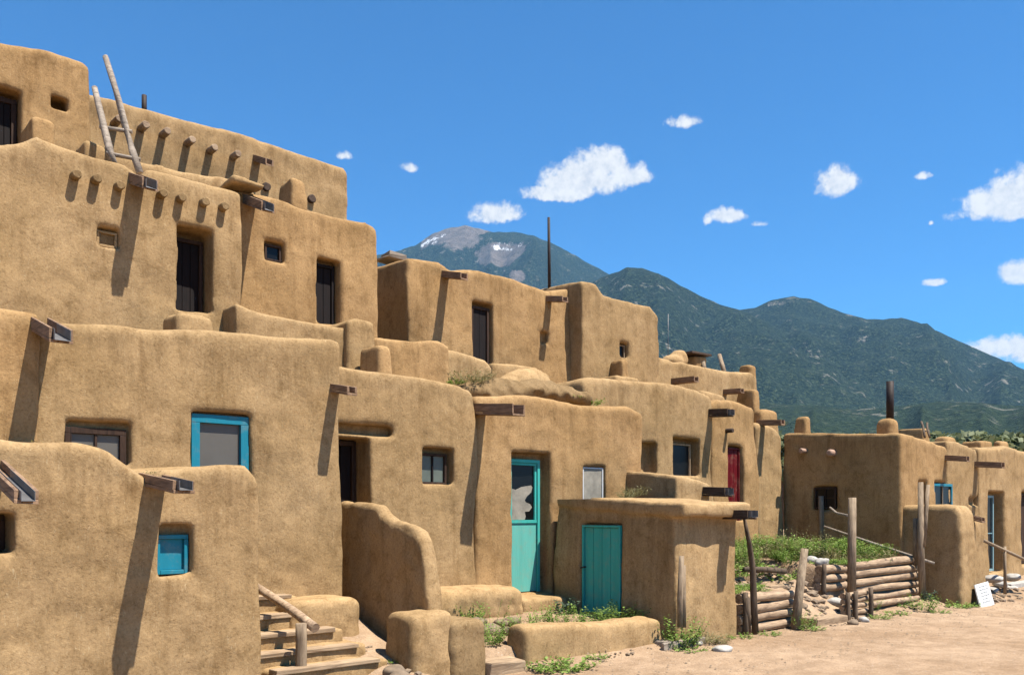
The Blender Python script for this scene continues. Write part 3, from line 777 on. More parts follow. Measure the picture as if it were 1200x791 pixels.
m = MB(); m.tube(wobble(P(1084, 512, 10.6), P(1080, 494, 10.9), 4, .01), .03, 6); m.tube(wobble(P(1089, 512, 10.6), P(1086, 496, 10.9), 4, .01), .03, 6); m.tube([P(1083, 505, 10.7), P(1087.5, 505, 10.7)], .02, 6)
props(m.build('roof_ladder', M['log_dark'], None, smooth='auto'), 'tiny dark ladder end sticking up behind the right-hand roofs', 'ladder')
m = MB(); m.tube([P(783, 425, 14.2), P(783, 368, 14.2)], .007, 6)
props(m.build('roof_wire_mast', M['metal'], None, smooth='auto'), 'hair-thin pale aerial beside the stepped parapet room', 'aerial')
# ---- ladder
ld = empty('ladder', P(150, 195, 12.7), 'weathered pole ladder leaning up past the topmost room', 'ladder')
a1, a2 = P(133, 192, 12.75), P(110, 102, 13.45); b1, b2 = P(165, 205, 12.6), P(123, 67, 13.5)
for s, e in ((a1, a2), (b1, b2)):
    m = MB(); m.tube(wobble(s, e, 6, .012), [.05, .05, .048, .046, .044, .04], 10, .05); m.build('rail', M['greywood'], ld, smooth='auto')
for ta, tb in ((.12, .13), (.46, .36)):
    m = MB(); s = a1.lerp(a2, ta); e = b1.lerp(b2, tb); dd = (e - s).normalized() * .06
    m.tube([s - dd, e + dd], .03, 8, .05); m.build('rung', M['greywood'], ld, smooth='auto')
# ------------------------------------------------------------------ low walls, benches, ledges, stairs
def block(label, X0, X1, Y0, Y1, zb, z0, z1=None, k=.12, mat='adobe_pale', seed=0, name='mud_bench', cat='mud bench', h=.032, batter=.04, amp=(.03, .02, .01), group='low mud walls and benches'):
    z1 = z0 if z1 is None else z1; zt = max(z0, z1); k = k * .7
    def fn(X, Y, Z):
        fl = batter * (zt - Z); T = np.interp(X, [X0, X1], [z0, z1])
        d = smax(smax(X0 - fl - X, X - X1 - fl, k), smax(Y0 - fl - Y, Y - Y1 - fl, k), k)
        d = smax(d, Z - T, k)
        return smax(d, zb - Z, .03)
    v, f = sculpt(fn, (X0 - .1, Y0 - .1, zb), (X1 + .1, Y1 + .1, zt + .03), h, amp, seed)
    o = mesh_obj(name, v, f, M[mat]); return props(o, label, cat, group)
block('long low mud bench in front of the turquoise doors', 6.93, 9.36, 7.6, 7.97, -.15, .50, .385, seed=50)
block('rounded mud block at the foot of the curving stair wall', 5.36, 5.86, 7.62, 8.15, -.15, .74, seed=51, mat='adobe', k=.16)
block('low square mud block right of the curving stair wall', 5.84, 6.28, 7.58, 8.2, -.15, .63, .61, seed=52, mat='adobe_rough', k=.14)
block('rounded mud ledge beside the top of the timber steps', 4.55, 5.42, 8.72, 9.34, .2, .86, .84, seed=53, k=.16, mat='adobe_pale')
block('eroded mud ledge under the tall turquoise door', 6.1, 8.5, 9.35, 10.05, .1, .76, .74, seed=54, k=.2, mat='adobe_pale', amp=(.05, .04, .02))
block('small mud step below the tall turquoise door', 8.55, 9.45, 9.45, 10.1, .1, .56, .54, seed=55, k=.08, mat='adobe_pale')
# stairs
st = empty('stairway', (3.7, 7.85, 0), 'earthen stairs edged with worn timber boards beside the front room', 'stairway')
sd = [(7.85, .295, 3.95, P(446, 0, 7.85).x), (8.15, .42, 3.6, P(420, 0, 8.15).x), (8.45, .567, 3.6, P(393, 0, 8.45).x), (8.75, .72, 3.6, P(366, 0, 8.75).x), (9.05, .895, 3.6, P(342, 0, 9.05).x)]
for i, (y, z, xa, xb) in enumerate(sd):
    yb = 9.4
    v, f = sculpt(lambda X, Y, Z: boxd(X, Y, Z, xa, xb + .12, y + .03, yb, -.1, z - .02, .05), (xa, y - .05, -.1), (xb + .15, yb, z), .045, (.02, .015, .008), 60 + i)
    s1 = mesh_obj('step', v, f, M['adobe_pale'], st)
    m = MB(); m.box(xa, xb, y, y + .17, z - .045, z, lambda p, i=i: Vector((p.x, p.y + .006 * math.sin(p.x * 2 + i), p.z)), .006)
    m.build('edge_board', M['board'], s1, bevel=.008)
hr = empty('handrail', P(353, 791, 8.0), 'peeled log handrail on a short post beside the timber steps', 'handrail')
m = MB(); m.tube(wobble(P(301, 687, 9.0), P(371, 736, 7.9), 7, .008), [.045, .045, .045, .047, .048, .05, .05], 10, .05); m.build('rail', M['log'], hr, smooth='auto')
m = MB(); m.tube(wobble(P(353, 800, 7.98), P(353, 731, 7.98), 5, .006), .055, 10, .06); m.build('post', M['log_up'], hr, smooth='auto')
# stones steps by bench
def slab(label, X0, X1, Y0, Y1, z0, z1, mat, rot=0, name='stone_step', cat='stone step', j=.02, group='loose stones and slabs'):
    cx, cy = (X0 + X1) / 2, (Y0 + Y1) / 2; ca, sa = math.cos(rot), math.sin(rot)
    m = MB(); m.box(X0, X1, Y0, Y1, z0, z1, lambda p: Vector((cx + (p.x - cx) * ca - (p.y - cy) * sa, cy + (p.x - cx) * sa + (p.y - cy) * ca, p.z)), j)
    return props(m.build(name, M[mat], None, bevel=.018, smooth=False), label, cat, group)
slab('worn pale slab step left of the long mud bench', 6.30, 6.86, 7.50, 7.85, -.05, .14, 'board')
slab('smaller upper slab step behind the worn pale one', 6.36, 6.72, 7.9, 8.15, .0, .25, 'board')
slab('rough timber edging right of the long mud bench', P(779, 0, 7.35).x, P(828, 0, 7.35).x, 7.35, 7.43, -.05, .13, 'greywood', name='timber_edging', cat='timber edging')
slab('short end timber closing the bed beside the shed', P(779, 0, 7.42).x, P(779, 0, 7.42).x + .08, 7.36, 7.9, -.05, .12, 'greywood', name='timber_edging', cat='timber edging')

def stone(label, x, y, z, r, mat='stone', sq=(1, .8, .6), seed=0, name='stone', group='loose stones and slabs'):
    bm = bmesh.new(); bmesh.ops.create_icosphere(bm, subdivisions=3, radius=1)
    vs = np.array([v.co[:] for v in bm.verts]); n = 1 + .22 * vnoise(vs[:, 0], vs[:, 1], vs[:, 2], 1.3, seed) + .08 * vnoise(vs[:, 0], vs[:, 1], vs[:, 2], 3.5, seed)
    for v, k in zip(bm.verts, n): v.co = Vector((v.co.x * r * sq[0], v.co.y * r * sq[1], v.co.z * r * sq[2])) * k
    me = bpy.data.meshes.new(name); bm.to_mesh(me); bm.free(); me.materials.append(M[mat]); me.polygons.foreach_set('use_smooth', [True] * len(me.polygons))
    o = bpy.data.objects.new(name, me); o.location = (x, y, z); o.rotation_euler = (0, 0, seed * 1.7); COL.objects.link(o)
    return props(o, label, 'stone', group)
# ------------------------------------------------------------------ ground
def gz(x, y):
    x = np.asarray(x, float); y = np.asarray(y, float)
    z = np.interp(x, [0, 12, 16, 20, 40], [0, 0, -.04, -.12, -.3]) * np.ones_like(y)
    def ss(a, b, v): t = np.clip((v - a) / (b - a), 0, 1); return t * t * (3 - 2 * t)
    def reg(xa, xb, e=.25): return ss(xa - e, xa + e, x) * (1 - ss(xb - e, xb + e, x))
    z = z + reg(3.2, 5.8, .2) * (np.interp(y, [7.45, 7.85, 8.6, 9.3, 10], [0, .04, .36, .66, .75]))
    z = z + reg(4.95, 5.6, .25) * np.interp(y, [7.1, 7.45, 7.9, 8.4, 8.8], [0, .12, .16, .08, 0])
    z = z + reg(5.9, 9.55, .12) * np.interp(y, [7.7, 7.85, 8.6, 9.5, 10], [0, .24, .27, .38, .45])
    z = z + reg(6.95, 10.4, .1) * np.where(y < 7.75, .07 * np.exp(-np.abs(7.56 - np.minimum(y, 7.56)) / .13), 0)
    z = z + reg(11.3, 13.0, .1) * np.interp(y, [7.74, 7.80, 8.6, 8.8, 12], [0, .54, .62, .8, .95])
    z = z + reg(13.2, 14.5, .15) * np.interp(y, [7.5, 8.0, 8.5, 9.0, 12], [0, .30, .55, .82, .95])
    z = z + reg(14.75, 18.5, .12) * np.interp(y, [7.5, 8.1, 8.34, 8.44, 12], [0, .14, .18, .86, 1.05])
    z = z + reg(20.2, 40, .2) * np.interp(y, [7.6, 8.3, 9.5], [0, .28, .34])
    return z
def axis(a, b, step, lo, hi):
    core = list(np.arange(a, b, step)); out = []; s = step; v = a
    while v > lo: s *= 1.35; v -= s; out.append(v)
    out = out[::-1]; s = step; v = core[-1]; r = []
    while v < hi: s *= 1.35; v += s; r.append(v)
    return np.array(out + core + r)
gx = axis(2.5, 24, .07, -9000, 14000); gy = axis(5.5, 9.6, .06, -9000, 14000)
GX, GY = np.meshgrid(gx, gy, indexing='ij')
GZ = gz(GX, GY)
near = (GX > -5) & (GX < 60) & (GY > -5) & (GY < 30)
GZ = GZ + near * (.02 * vnoise(GX, GY, GX * 0, .7, 3) + .014 * vnoise(GX, GY, GX * 0, 2.6, 4) + .008 * vnoise(GX, GY, GX * 0, 8, 5))
nxg, nyg = GX.shape
idx = np.arange(nxg * nyg).reshape(nxg, nyg)
fq = np.stack([idx[:-1, :-1], idx[1:, :-1], idx[1:, 1:], idx[:-1, 1:]], -1).reshape(-1, 4)
props(mesh_obj('ground', np.stack([GX, GY, GZ], -1).reshape(-1, 3), fq, M['ground']), kind='structure')
def g0(x, y): return float(gz(x, y))

# ------------------------------------------------------------------ log fences, posts in the garden
def logfence(label, Xa, Xb, Y, zb, n, r, posts, name='log_fence', zend=None):
    root = empty(name, (Xa, Y, zb), label, 'log retaining wall', 'log retaining walls')
    z = zb + r
    for i in range(n):
        rr = r * random.uniform(.88, 1.08)
        m = MB(); sl = 0 if zend is None else zend * (i / max(1, n - 1))
        ex = random.uniform(-.05, .03)
        m.tube(wobble((Xa + ex, Y, z), (Xb + random.uniform(-.03, .06), Y + .01, z + sl), 9, .012), [rr * random.uniform(.92, 1.06) for _ in range(9)], 12, .05)
        m.build('rail_log', M['log'], root, smooth='auto'); z += r * 1.95
    for (x, h, lean) in posts:
        m = MB(); m.tube(wobble((x, Y - r - .045, zb - .1), (x + lean, Y - r - .035, zb + h), 5, .008), [.045, .045, .042, .04, .038], 9, .06)
        m.build('stake', M['log_dark'], root, smooth='auto')
    return root
logfence('short fence of four stacked logs in front of the lower garden', 11.2, 12.72, 7.68, 0.0, 4, .075, [(11.24, .62, 0)])
logfence('small fence of five short logs held by dark stakes', P(988, 0, 7.6).x, P(1017, 0, 7.6).x, 7.62, -.06, 5, .052, [(P(989, 0, 7.6).x, .52, .0), (P(998, 0, 7.6).x, .52, .0), (P(1016, 0, 7.6).x, .56, .0)])
logfence('long retaining wall of five stacked logs below the weed bed', P(996, 0, 8.32).x, P(1076, 0, 8.32).x, 8.32, .10, 5, .078, [], zend=.05)
logfence('short row of three grey logs left of the tall post', P(962, 0, 8.3).x, P(993, 0, 8.3).x, 8.36, .38, 3, .078, [(P(961, 0, 8.3).x + .03, .5, 0)])

def post(label, pts, rad, mat='log_up', name='wooden_post', cat='post', group='upright posts around the garden'):
    m = MB(); m.tube(pts, rad, 10, .06)
    return props(m.build(name, M[mat], None, smooth='auto'), label, cat, group)
post('dark crooked stick post at the left of the four-log fence', [P(885, 742, 7.52), P(883, 700, 7.52), P(882, 665, 7.52), P(878, 635, 7.52), P(872, 606, 7.5)], [.05, .05, .045, .036, .022], 'log_dark')
post('dark stick fixed low on the four-log fence', [P(877, 740, 7.54), P(876, 700, 7.54)], [.04, .038], 'log_dark')
post('leaning brown post at the right end of the four-log fence', [P(932, 740, 7.5), P(936, 700, 7.5), P(943, 643, 7.5)], [.075, .07, .055], 'log_up')
post('tallest squared post standing before the long log wall', [P(998, 698, 8.1), P(998, 640, 8.1), P(998.5, 583, 8.1)], [.078, .075, .072])
post('bare post at the back of the weed bed', [P(962, 645, 10.6), P(962.5, 610, 10.6), P(962, 581, 10.6)], [.065, .06, .055])
fk = empty('forked_post', P(1081, 700, 8.1), 'forked pair of pale poles at the right end of the long log wall', 'post', 'upright posts around the garden')
for pts, rd in (([P(1081, 702, 8.1), P(1079, 640, 8.1), P(1079, 565, 8.15)], [.07, .065, .05]), ([P(1082, 640, 8.06), P(1085, 600, 8.06), P(1087.5, 568, 8.05)], [.05, .045, .038])):
    m = MB(); m.tube(pts, rd, 10, .06); m.build('pole', M['log_up'], fk, smooth='auto')
post('short peeled stake left of the forked poles', [P(1073, 662, 8.25), P(1073, 630, 8.25), P(1073, 607, 8.25)], [.06, .058, .052])
def rail(label, pts, rad, mat='greywood', name='rail_pole', group='loose rails and poles'):
    m = MB(); m.tube(pts, rad, 9, .06); return props(m.build(name, M[mat], None, smooth='auto'), label, 'rail', group)
rail('long thin pole slanting down across the weed bed', [P(966, 617, 10.3), P(1010, 632, 9.3), P(1095, 660, 7.95)], [.03, .03, .03])
rail('short curved stick tied high beside the tallest post', [P(973, 595, 9.6), P(980, 601, 9.2), P(994, 604, 8.3)], [.028, .026, .022])
rail('log kerb lying on the ground before the long log wall', wobble(P(1020, 709, 7.75), P(1075, 700, 8.0), 6, .01), [.055] * 6, 'log')
rail('slanting dark rail beside the far pale blue door', [P(1150, 632, 7.7), P(1215, 662, 7.5)], [.035, .035], 'log_up')
post('slim post propping the slanting rail at the far right', [P(1178, 696, 7.6), P(1177.5, 640, 7.62)], [.035, .03])
rail('dark board edging under the weed bed', [P(870, 667, 8.62), P(895, 667, 8.62), P(920, 669, 8.62)], [.05, .05, .05], 'log_dark')
rail('dark log at the foot of the narrow rounded room', [P(880, 634, 11.2), P(925, 637, 10.9)], [.045, .04], 'log_dark')
# garden path steps
slab('broad pale step between the log fences', 13.05, 14.0, 7.45, 7.85, -.08, .10, 'board')
slab('second pale garden step between the log fences', 13.15, 14.1, 7.95, 8.3, .0, .27, 'board')
slab('third garden step leading to the weed bed', 13.3, 13.9, 8.45, 8.7, .3, .56, 'board')
slab('pale timber step seen between shed and four-log fence', 11.0, 11.6, 8.3, 8.7, .4, .70, 'board')
for i, (x, y, rr, mt, lb) in enumerate([(964, 706, .15, 'stone', 'large white rock left of the small log fence'), (977, 712, .13, 'stone', 'white rock touching the small log fence'),
        (958, 672, .16, 'stone', 'pale rock at the left end of the grey logs'), (952, 681, .13, 'stone', 'pale round rock below the grey logs'), (962, 664, .12, 'stone', 'grey rock on top of the grey logs'),
        (925, 684, .13, 'stone_brown', 'brown rock behind the leaning brown post'), (917, 680, .10, 'stone_brown', 'small brown rock left of the leaning brown post'),
        (846, 764, .13, 'stone', 'flat pale stone on the sand beside the shed'), (817, 757, .09, 'stone', 'small pale stone inside the timber edging'),
        (1000, 731, .10, 'stone_brown', 'dark stone at the foot of the small log fence'), (1012, 727, .10, 'stone', 'pale stone at the foot of the small log fence')]):
    zz = .0 if y > 725 else (.15 if y > 700 else .5)
    p = PG(x, y, zz)
    stone(lb, p.x, p.y, max(g0(p.x, p.y), -.05) + rr * .3, rr, mt, seed=i, sq=(1.1, .8, .45) if y > 750 else (1, .8, .65))
for i, (x, y, yy) in enumerate([(586, 712, 8.9), (600, 716, 8.9), (574, 722, 8.6), (594, 726, 8.5), (560, 716, 9.0), (470, 786, 7.4), (482, 780, 7.35), (462, 778, 7.6)]):
    p = P(x, y, yy); stone(['brown rock under the eroded ledge, farthest left of its row', 'brown rock tucked under the right of the eroded ledge', 'brown rock lying before the eroded ledge', 'brown rock nearest the long bench under the ledge', 'half buried rock left of the eroded ledge weeds',
        'broken stone at the bottom right of the timber steps', 'broken stone against the rounded mud block', 'broken stone beside the lowest timber board'][i], p.x, yy, g0(p.x, yy) + .04, .10 + .03 * (i % 3), 'stone_brown', seed=20 + i)
for i, (x, y) in enumerate([(1165, 678), (1178, 684), (1192, 690), (1186, 676), (1198, 700), (1170, 692)]):
    p = P(x, y, 7.9); stone(['stacked stone under the far pale blue door', 'stone at the foot of the slim post', 'stone lying right of the slim post', 'stone behind the slim post', 'stone at the right edge of the plaza', 'stone just right of the white sign'][i], p.x, 7.9 + .1 * (i % 3), p.z, .2, 'stone', sq=(1.2, .8, .45), seed=40 + i)
slab('long flat stone step at the far right', P(1180, 0, 8.1).x, P(1212, 0, 8.1).x, 8.0, 8.5, -.1, .12, 'stone')
# white sign
sg = empty('notice_board', P(1155, 712, 7.3), 'white hand-lettered board leaning beside the tall buttress wall', 'notice board')
o_, ux, uz = P(1150, 712, 7.3), None, None
bl = P(1150, 713, 7.25); br = P(1165.5, 708, 7.25); tl = P(1142.5, 685, 7.5); 
ux = (br - bl); uz = (tl - bl); nn = ux.cross(uz).normalized()
def smp(p): return bl + ux * p.x + uz * p.z + nn * p.y
m = MB(); m.box(0, 1, -.03, 0, 0, 1, smp); m.build('board', M['whiteboard'], sg, bevel=.004)
m = MB()
for r_i, row in enumerate([(.2, .8), (.15, .85), (.25, .75), (.15, .8), (.3, .7), (.2, .78)]):
    z = .86 - r_i * .13; x = row[0]
    while x < row[1]:
        w = random.uniform(.05, .11); m.box(x, min(x + w, row[1]), .001, .004, z - .03, z + .02, smp); x += w + .04
m.build('lettering', M['ink'], sg)

# ------------------------------------------------------------------ weeds
def weed_mesh(name, n=22, hgt=.28, spread=.2, leaf=.035, mat='weed', lean=.5, stem=True, seed=0, per=7, narrow=.4):
    rr = random.Random(seed); v = []; f = []
    for s in range(n):
        a = rr.uniform(0, 6.28); r0 = spread * math.sqrt(rr.random()) * .6
        b = Vector((math.cos(a) * r0, math.sin(a) * r0, -.02)); hh = hgt * rr.uniform(.45, 1)
        d = Vector((math.cos(a) * lean * rr.random(), math.sin(a) * lean * rr.random(), 1)).normalized()
        tip = b + d * hh + Vector((math.cos(a), math.sin(a), 0)) * spread * .25
        if stem:
            sd_ = d.cross(Vector((math.sin(a), math.cos(a), .1))).normalized() * .003
            k = len(v); v += [b - sd_, b + sd_, tip + sd_ * .5, tip - sd_ * .5]; f.append([k, k + 1, k + 2, k + 3])
        for i in range(per):
            t = (i + 1) / per if per > 1 else 1; c = b.lerp(tip, .15 + .85 * t)
            aa = rr.uniform(0, 6.28); ll = leaf * rr.uniform(.7, 1.5)
            u = Vector((math.cos(aa), math.sin(aa), rr.uniform(-.2, .9))).normalized(); w = u.cross(Vector((rr.uniform(-.3, .3), rr.uniform(-.3, .3), 1))).normalized() * ll * narrow
            k = len(v); v += [c, c + u * ll * .5 + w, c + u * ll * 1.1 + Vector((0, 0, -ll * .15)), c + u * ll * .5 - w]; f.append([k, k + 1, k + 2, k + 3])
    me = bpy.data.meshes.new(name); me.from_pydata([tuple(x) for x in v], [], f); me.materials.append(M[mat])
    return me
WM = {'bush': [weed_mesh('weed_bush', 38, .44, .28, .042, 'weed', .5, seed=i, per=10, narrow=.32) for i in range(3)],
      'low': [weed_mesh('weed_low', 40, .13, .30, .035, 'weed', 1.3, seed=10 + i, per=6) for i in range(3)],
      'tall': [weed_mesh('weed_tall', 9, .62, .22, .035, 'weed', .35, seed=20 + i, per=16, narrow=.3) for i in range(2)],
      'grey': [weed_mesh('weed_grey', 22, .36, .22, .055, 'weed_blue', .6, seed=30, per=8, narrow=.55)],
      'dry': [weed_mesh('weed_dry', 60, .20, .30, .06, 'weed_dry', 1.0, seed=40, per=4, narrow=.12)]}
wc = 0
def weed(kind, x, y, label, s=1.0, z=None):
    global wc; wc += 1
    me = WM[kind][wc % len(WM[kind])]
    o = bpy.data.objects.new('weed_plant', me); COL.objects.link(o)
    o.location = (x, y, g0(x, y) if z is None else z); o.rotation_euler = (0, 0, wc * 1.3); o.scale = (s, s, s * random.uniform(.85, 1.15))
    return props(o, label, 'weed', 'weeds growing in the beds')
for kind, px, py, yy, s, lb in [
    ('tall', 575, 720, 8.75, 1.0, 'tall spindly weed before the eroded ledge'), ('bush', 556, 716, 9.2, .9, 'weed bush behind the low square mud block'),
    ('low', 540, 716, 9.25, 1.0, 'low weed touching the curving stair wall'), ('bush', 580, 745, 8.2, .8, 'bright weed above the slab steps'),
    ('bush', 575, 755, 8.0, .75, 'bright weed growing beside the upper slab step'),
    ('bush', 634, 728, 8.6, .95, 'weed bush left of the turquoise shed door, below the tall door'), ('bush', 615, 730, 8.35, .9, 'weed bush behind the left end of the bench'),
    ('bush', 655, 730, 8.5, .9, 'weed bush in the bed between the two turquoise doors'), ('bush', 672, 730, 8.3, .9, 'weed bush left of the shed door foot'),
    ('bush', 692, 728, 8.25, 1.0, 'weed bush under the shed door'), ('bush', 706, 728, 8.2, .9, 'weed bush before the middle of the shed door'),
    ('bush', 728, 724, 8.35, 1.1, 'tallest weed bush right of the shed door'), ('bush', 744, 726, 8.15, .9, 'weed bush at the right end of the bed'),
    ('grey', 661, 708, 9.2, 1.0, 'dark grey-green weed in the shaded corner by the shed'), ('tall', 640, 706, 9.0, .6, 'spindly weed below the tall turquoise door'),
    ('low', 640, 775, 7.38, .9, 'low weed mat at the foot of the bench, left part'), ('low', 668, 777, 7.3, 1.1, 'low weed mat at the foot of the bench, middle part'), ('low', 655, 784, 7.25, 1.0, 'low weed mat nearest the viewer'),
    ('low', 700, 773, 7.45, .55, 'tiny weed at the foot of the bench'), ('bush', 800, 745, 7.4, 1.0, 'weed bush at the corner of the shed'), ('bush', 795, 750, 7.35, .7, 'small weed inside the timber edging'),
    ('low', 808, 769, 7.15, .8, 'low weed before the timber edging'), ('dry', 838, 754, 7.35, .8, 'dry grass at the foot of the shed front'), ('dry', 826, 750, 7.4, .8, 'dry grass under the shed drain'),
    ('low', 868, 742, 7.45, .8, 'low weed right of the shed corner'), ('low', 902, 744, 7.35, .6, 'low weed below the four-log fence'), ('bush', 943, 735, 7.4, .7, 'weed bush at the foot of the leaning brown post'),
    ('low', 950, 740, 7.3, .8, 'low weed beside the broad garden step'), ('bush', 1082, 722, 7.5, .95, 'weed bush on the sand before the forked poles'), ('low', 1050, 728, 7.45, .9, 'low weed spreading on the sand'), ('low', 1030, 733, 7.4, .8, 'low weed right of the small log fence'),
    ('low', 1102, 734, 7.15, .7, 'isolated low weed out on the sand'), ('low', 1120, 714, 7.45, 1.1, 'low weed at the foot of the tall buttress wall'), ('low', 1136, 713, 7.4, .9, 'low weed left of the white sign'), ('grey', 1089, 700, 7.95, .6, 'grey-green weed right of the forked poles'),
    ('low', 1062, 716, 7.8, 1.0, 'low weed beside the log kerb'), ('bush', 1025, 708, 7.8, .5, 'small weed before the long log wall'),
    ('tall', 321, 771, 8.0, .3, 'small weed on the timber steps'), ('low', 325, 785, 7.75, .8, 'low weed at the bottom of the timber steps'),
    ('low', 462, 735, 7.9, .3, 'tiny weed by the rounded mud block')]:
    p = P(px, py, yy)
    if 6 < p.x < 10 and yy > 7.9: s *= .78
    weed(kind, p.x, yy, lb, s)
for kind, px, py, yy, s, lb in [('low', 690, 466, 11.3, 1.0, 'green weed in the roof gap beside the room with the square window'), ('low', 672, 462, 11.25, .8, 'green weed on the roof before the dark bank'),
     ('dry', 548, 440, 11.45, 1.1, 'dry yellow grass against the low rounded terrace wall'), ('dry', 560, 437, 11.5, 1.0, 'dry yellow grass at the right of the terrace wall'), ('low', 535, 444, 11.4, .6, 'green tuft at the terrace wall foot'),
     ('dry', 745, 573, 9.6, .8, 'dry grass on the shed roof against the parapet block'), ('dry', 735, 578, 9.4, .6, 'dry twigs on the shed roof'), ('dry', 65, 522, 8.9, .9, 'sprig of dry grass behind the front roof'),
     ('dry', 183, 554, 7.75, .35, 'dry tuft above the front roof drain'), ('dry', 912, 495, 12.5, .7, 'dry tuft beside the rounded chimney lump')]:
    p = P(px, py, yy); weed(kind, p.x, yy, lb, s, p.z - .12 * s)
# garden bed: nobody could count these
gv = []; gf = []
def bake(me, x, y, z, s, a):
    co = np.empty(len(me.vertices) * 3, np.float32); me.vertices.foreach_get('co', co); co = co.reshape(-1, 3) * s
    c, sn = math.cos(a), math.sin(a)
    w = np.stack([co[:, 0] * c - co[:, 1] * sn + x, co[:, 0] * sn + co[:, 1] * c + y, co[:, 2] + z], 1)
    k = sum(len(q) for q in gv); gv.append(w)
    fi = np.array([list(p.vertices) for p in me.polygons]); gf.append(fi + k)
rg = random.Random(5)
for i in range(420):
    x = rg.uniform(12.6, 18.2); y = rg.uniform(8.75, 10.9)
    cl = float(vnoise(np.array([x]), np.array([y]), np.array([0.]), 1.1, 2)[0])
    if cl < -.12 or (x < 14.6 and y < 9.3) or rg.random() < .45: continue
    bake(WM['bush'][i % 3], x, y, g0(x, y), (.75 + .55 * max(0, cl) + rg.uniform(-.25, .35)) * (.85 if x > 14.5 else .75), rg.uniform(0, 6))
for i in range(60):
    x = rg.uniform(11.2, 14.0); y = rg.uniform(8.6, 9.8); bake(WM['low'][i % 3], x, y, g0(x, y), rg.uniform(.7, 1.2), rg.uniform(0, 6))
for i in range(16):
    x = rg.uniform(11.3, 12.7); y = rg.uniform(7.95, 8.4); bake(WM['low'][i % 3], x, y, g0(x, y), rg.uniform(.4, .8), rg.uniform(0, 6))
for i in range(25):
    x = rg.uniform(15.2, 18.2); y = rg.uniform(8.5, 8.7); bake(WM['low'][i % 3], x, y, g0(x, y), rg.uniform(.6, 1.0), rg.uniform(0, 6))
props(mesh_obj('weed_bed', np.concatenate(gv), np.concatenate(gf), M['weed'], smooth=False), 'dense bright green weeds filling the garden bed behind the logs', 'weeds', kind='stuff')
gv = []; gf = []
for i in range(30):
    x = rg.uniform(12.4, 18.2); y = rg.uniform(8.7, 10.6); bake(WM['dry'][0], x, y, g0(x, y), rg.uniform(.8, 1.7), rg.uniform(0, 6))
for i in range(30):
    x = rg.uniform(12.4, 18.2); y = rg.uniform(9.0, 10.6); bake(WM['tall'][i % 2], x, y, g0(x, y), rg.uniform(.7, 1.1), rg.uniform(0, 6))
props(mesh_obj('dry_grass', np.concatenate(gv), np.concatenate(gf), M['weed_dry'], smooth=False), 'dry yellow stalks mixed through the garden bed weeds', 'dry grass', kind='stuff')
# rubble on the garden path and along the beds
rv = []; rf = []
ib = bmesh.new(); bmesh.ops.create_icosphere(ib, subdivisions=1, radius=1); IV = np.array([v.co[:] for v in ib.verts]); IF = np.array([[v.index for v in f.verts] for f in ib.faces]); ib.free()
def rub(x0, x1, y0, y1, n, ra, rb):
    for i in range(n):
        x = rg.uniform(x0, x1); y = rg.uniform(y0, y1); r0 = rg.uniform(ra, rb) * rg.uniform(.5, 1)
        vv = IV * (1 + .25 * RNG.uniform(-1, 1, (len(IV), 1))) * np.array([r0 * rg.uniform(.8, 1.5), r0 * rg.uniform(.8, 1.3), r0 * .6])
        rf.append(IF + sum(len(q) for q in rv)); rv.append(vv + np.array([x, y, g0(x, y) + r0 * .2]))
rub(13.0, 14.6, 7.5, 9.2, 90, .03, .11); rub(12.7, 15.3, 7.3, 7.8, 50, .015, .05); rub(11.2, 13.2, 8.2, 8.9, 40, .03, .09)
rub(4.9, 5.4, 7.1, 7.7, 25, .02, .06); rub(4.8, 5.3, 7.8, 8.6, 12, .015, .035); rub(6.0, 7.0, 8.0, 9.3, 30, .03, .08); rub(9.4, 10.3, 7.2, 7.6, 25, .015, .05); rub(14.6, 18.8, 7.4, 8.2, 60, .015, .05); rub(19.8, 23, 7.4, 8.6, 60, .03, .14)
rub(6.8, 9.6, 7.4, 7.55, 30, .01, .035)
props(mesh_obj('rubble', np.concatenate(rv), np.concatenate(rf), M['stone_brown'], smooth=False), 'loose rubble and clods along the beds and garden path', 'rubble', kind='stuff')
# pebbles scattered on the sand
pv = []; pf = []
for i in range(900):
    x = rg.uniform(5, 24); y = rg.uniform(5.6, 7.6); r0 = rg.uniform(.006, .02); k = len(pv) * 6
    z = g0(x, y) + .015
    pv.append(np.array([(x + r0, y, z), (x, y + r0, z), (x - r0, y, z), (x, y - r0, z), (x, y, z + r0 * .7), (x, y, z - r0)]))
    pf += [[k, k + 1, k + 4], [k + 1, k + 2, k + 4], [k + 2, k + 3, k + 4], [k + 3, k, k + 4]]
props(mesh_obj('pebbles', np.concatenate(pv), np.array(pf), M['stone_brown']), 'small pebbles scattered on the sandy plaza', 'pebbles', kind='stuff')

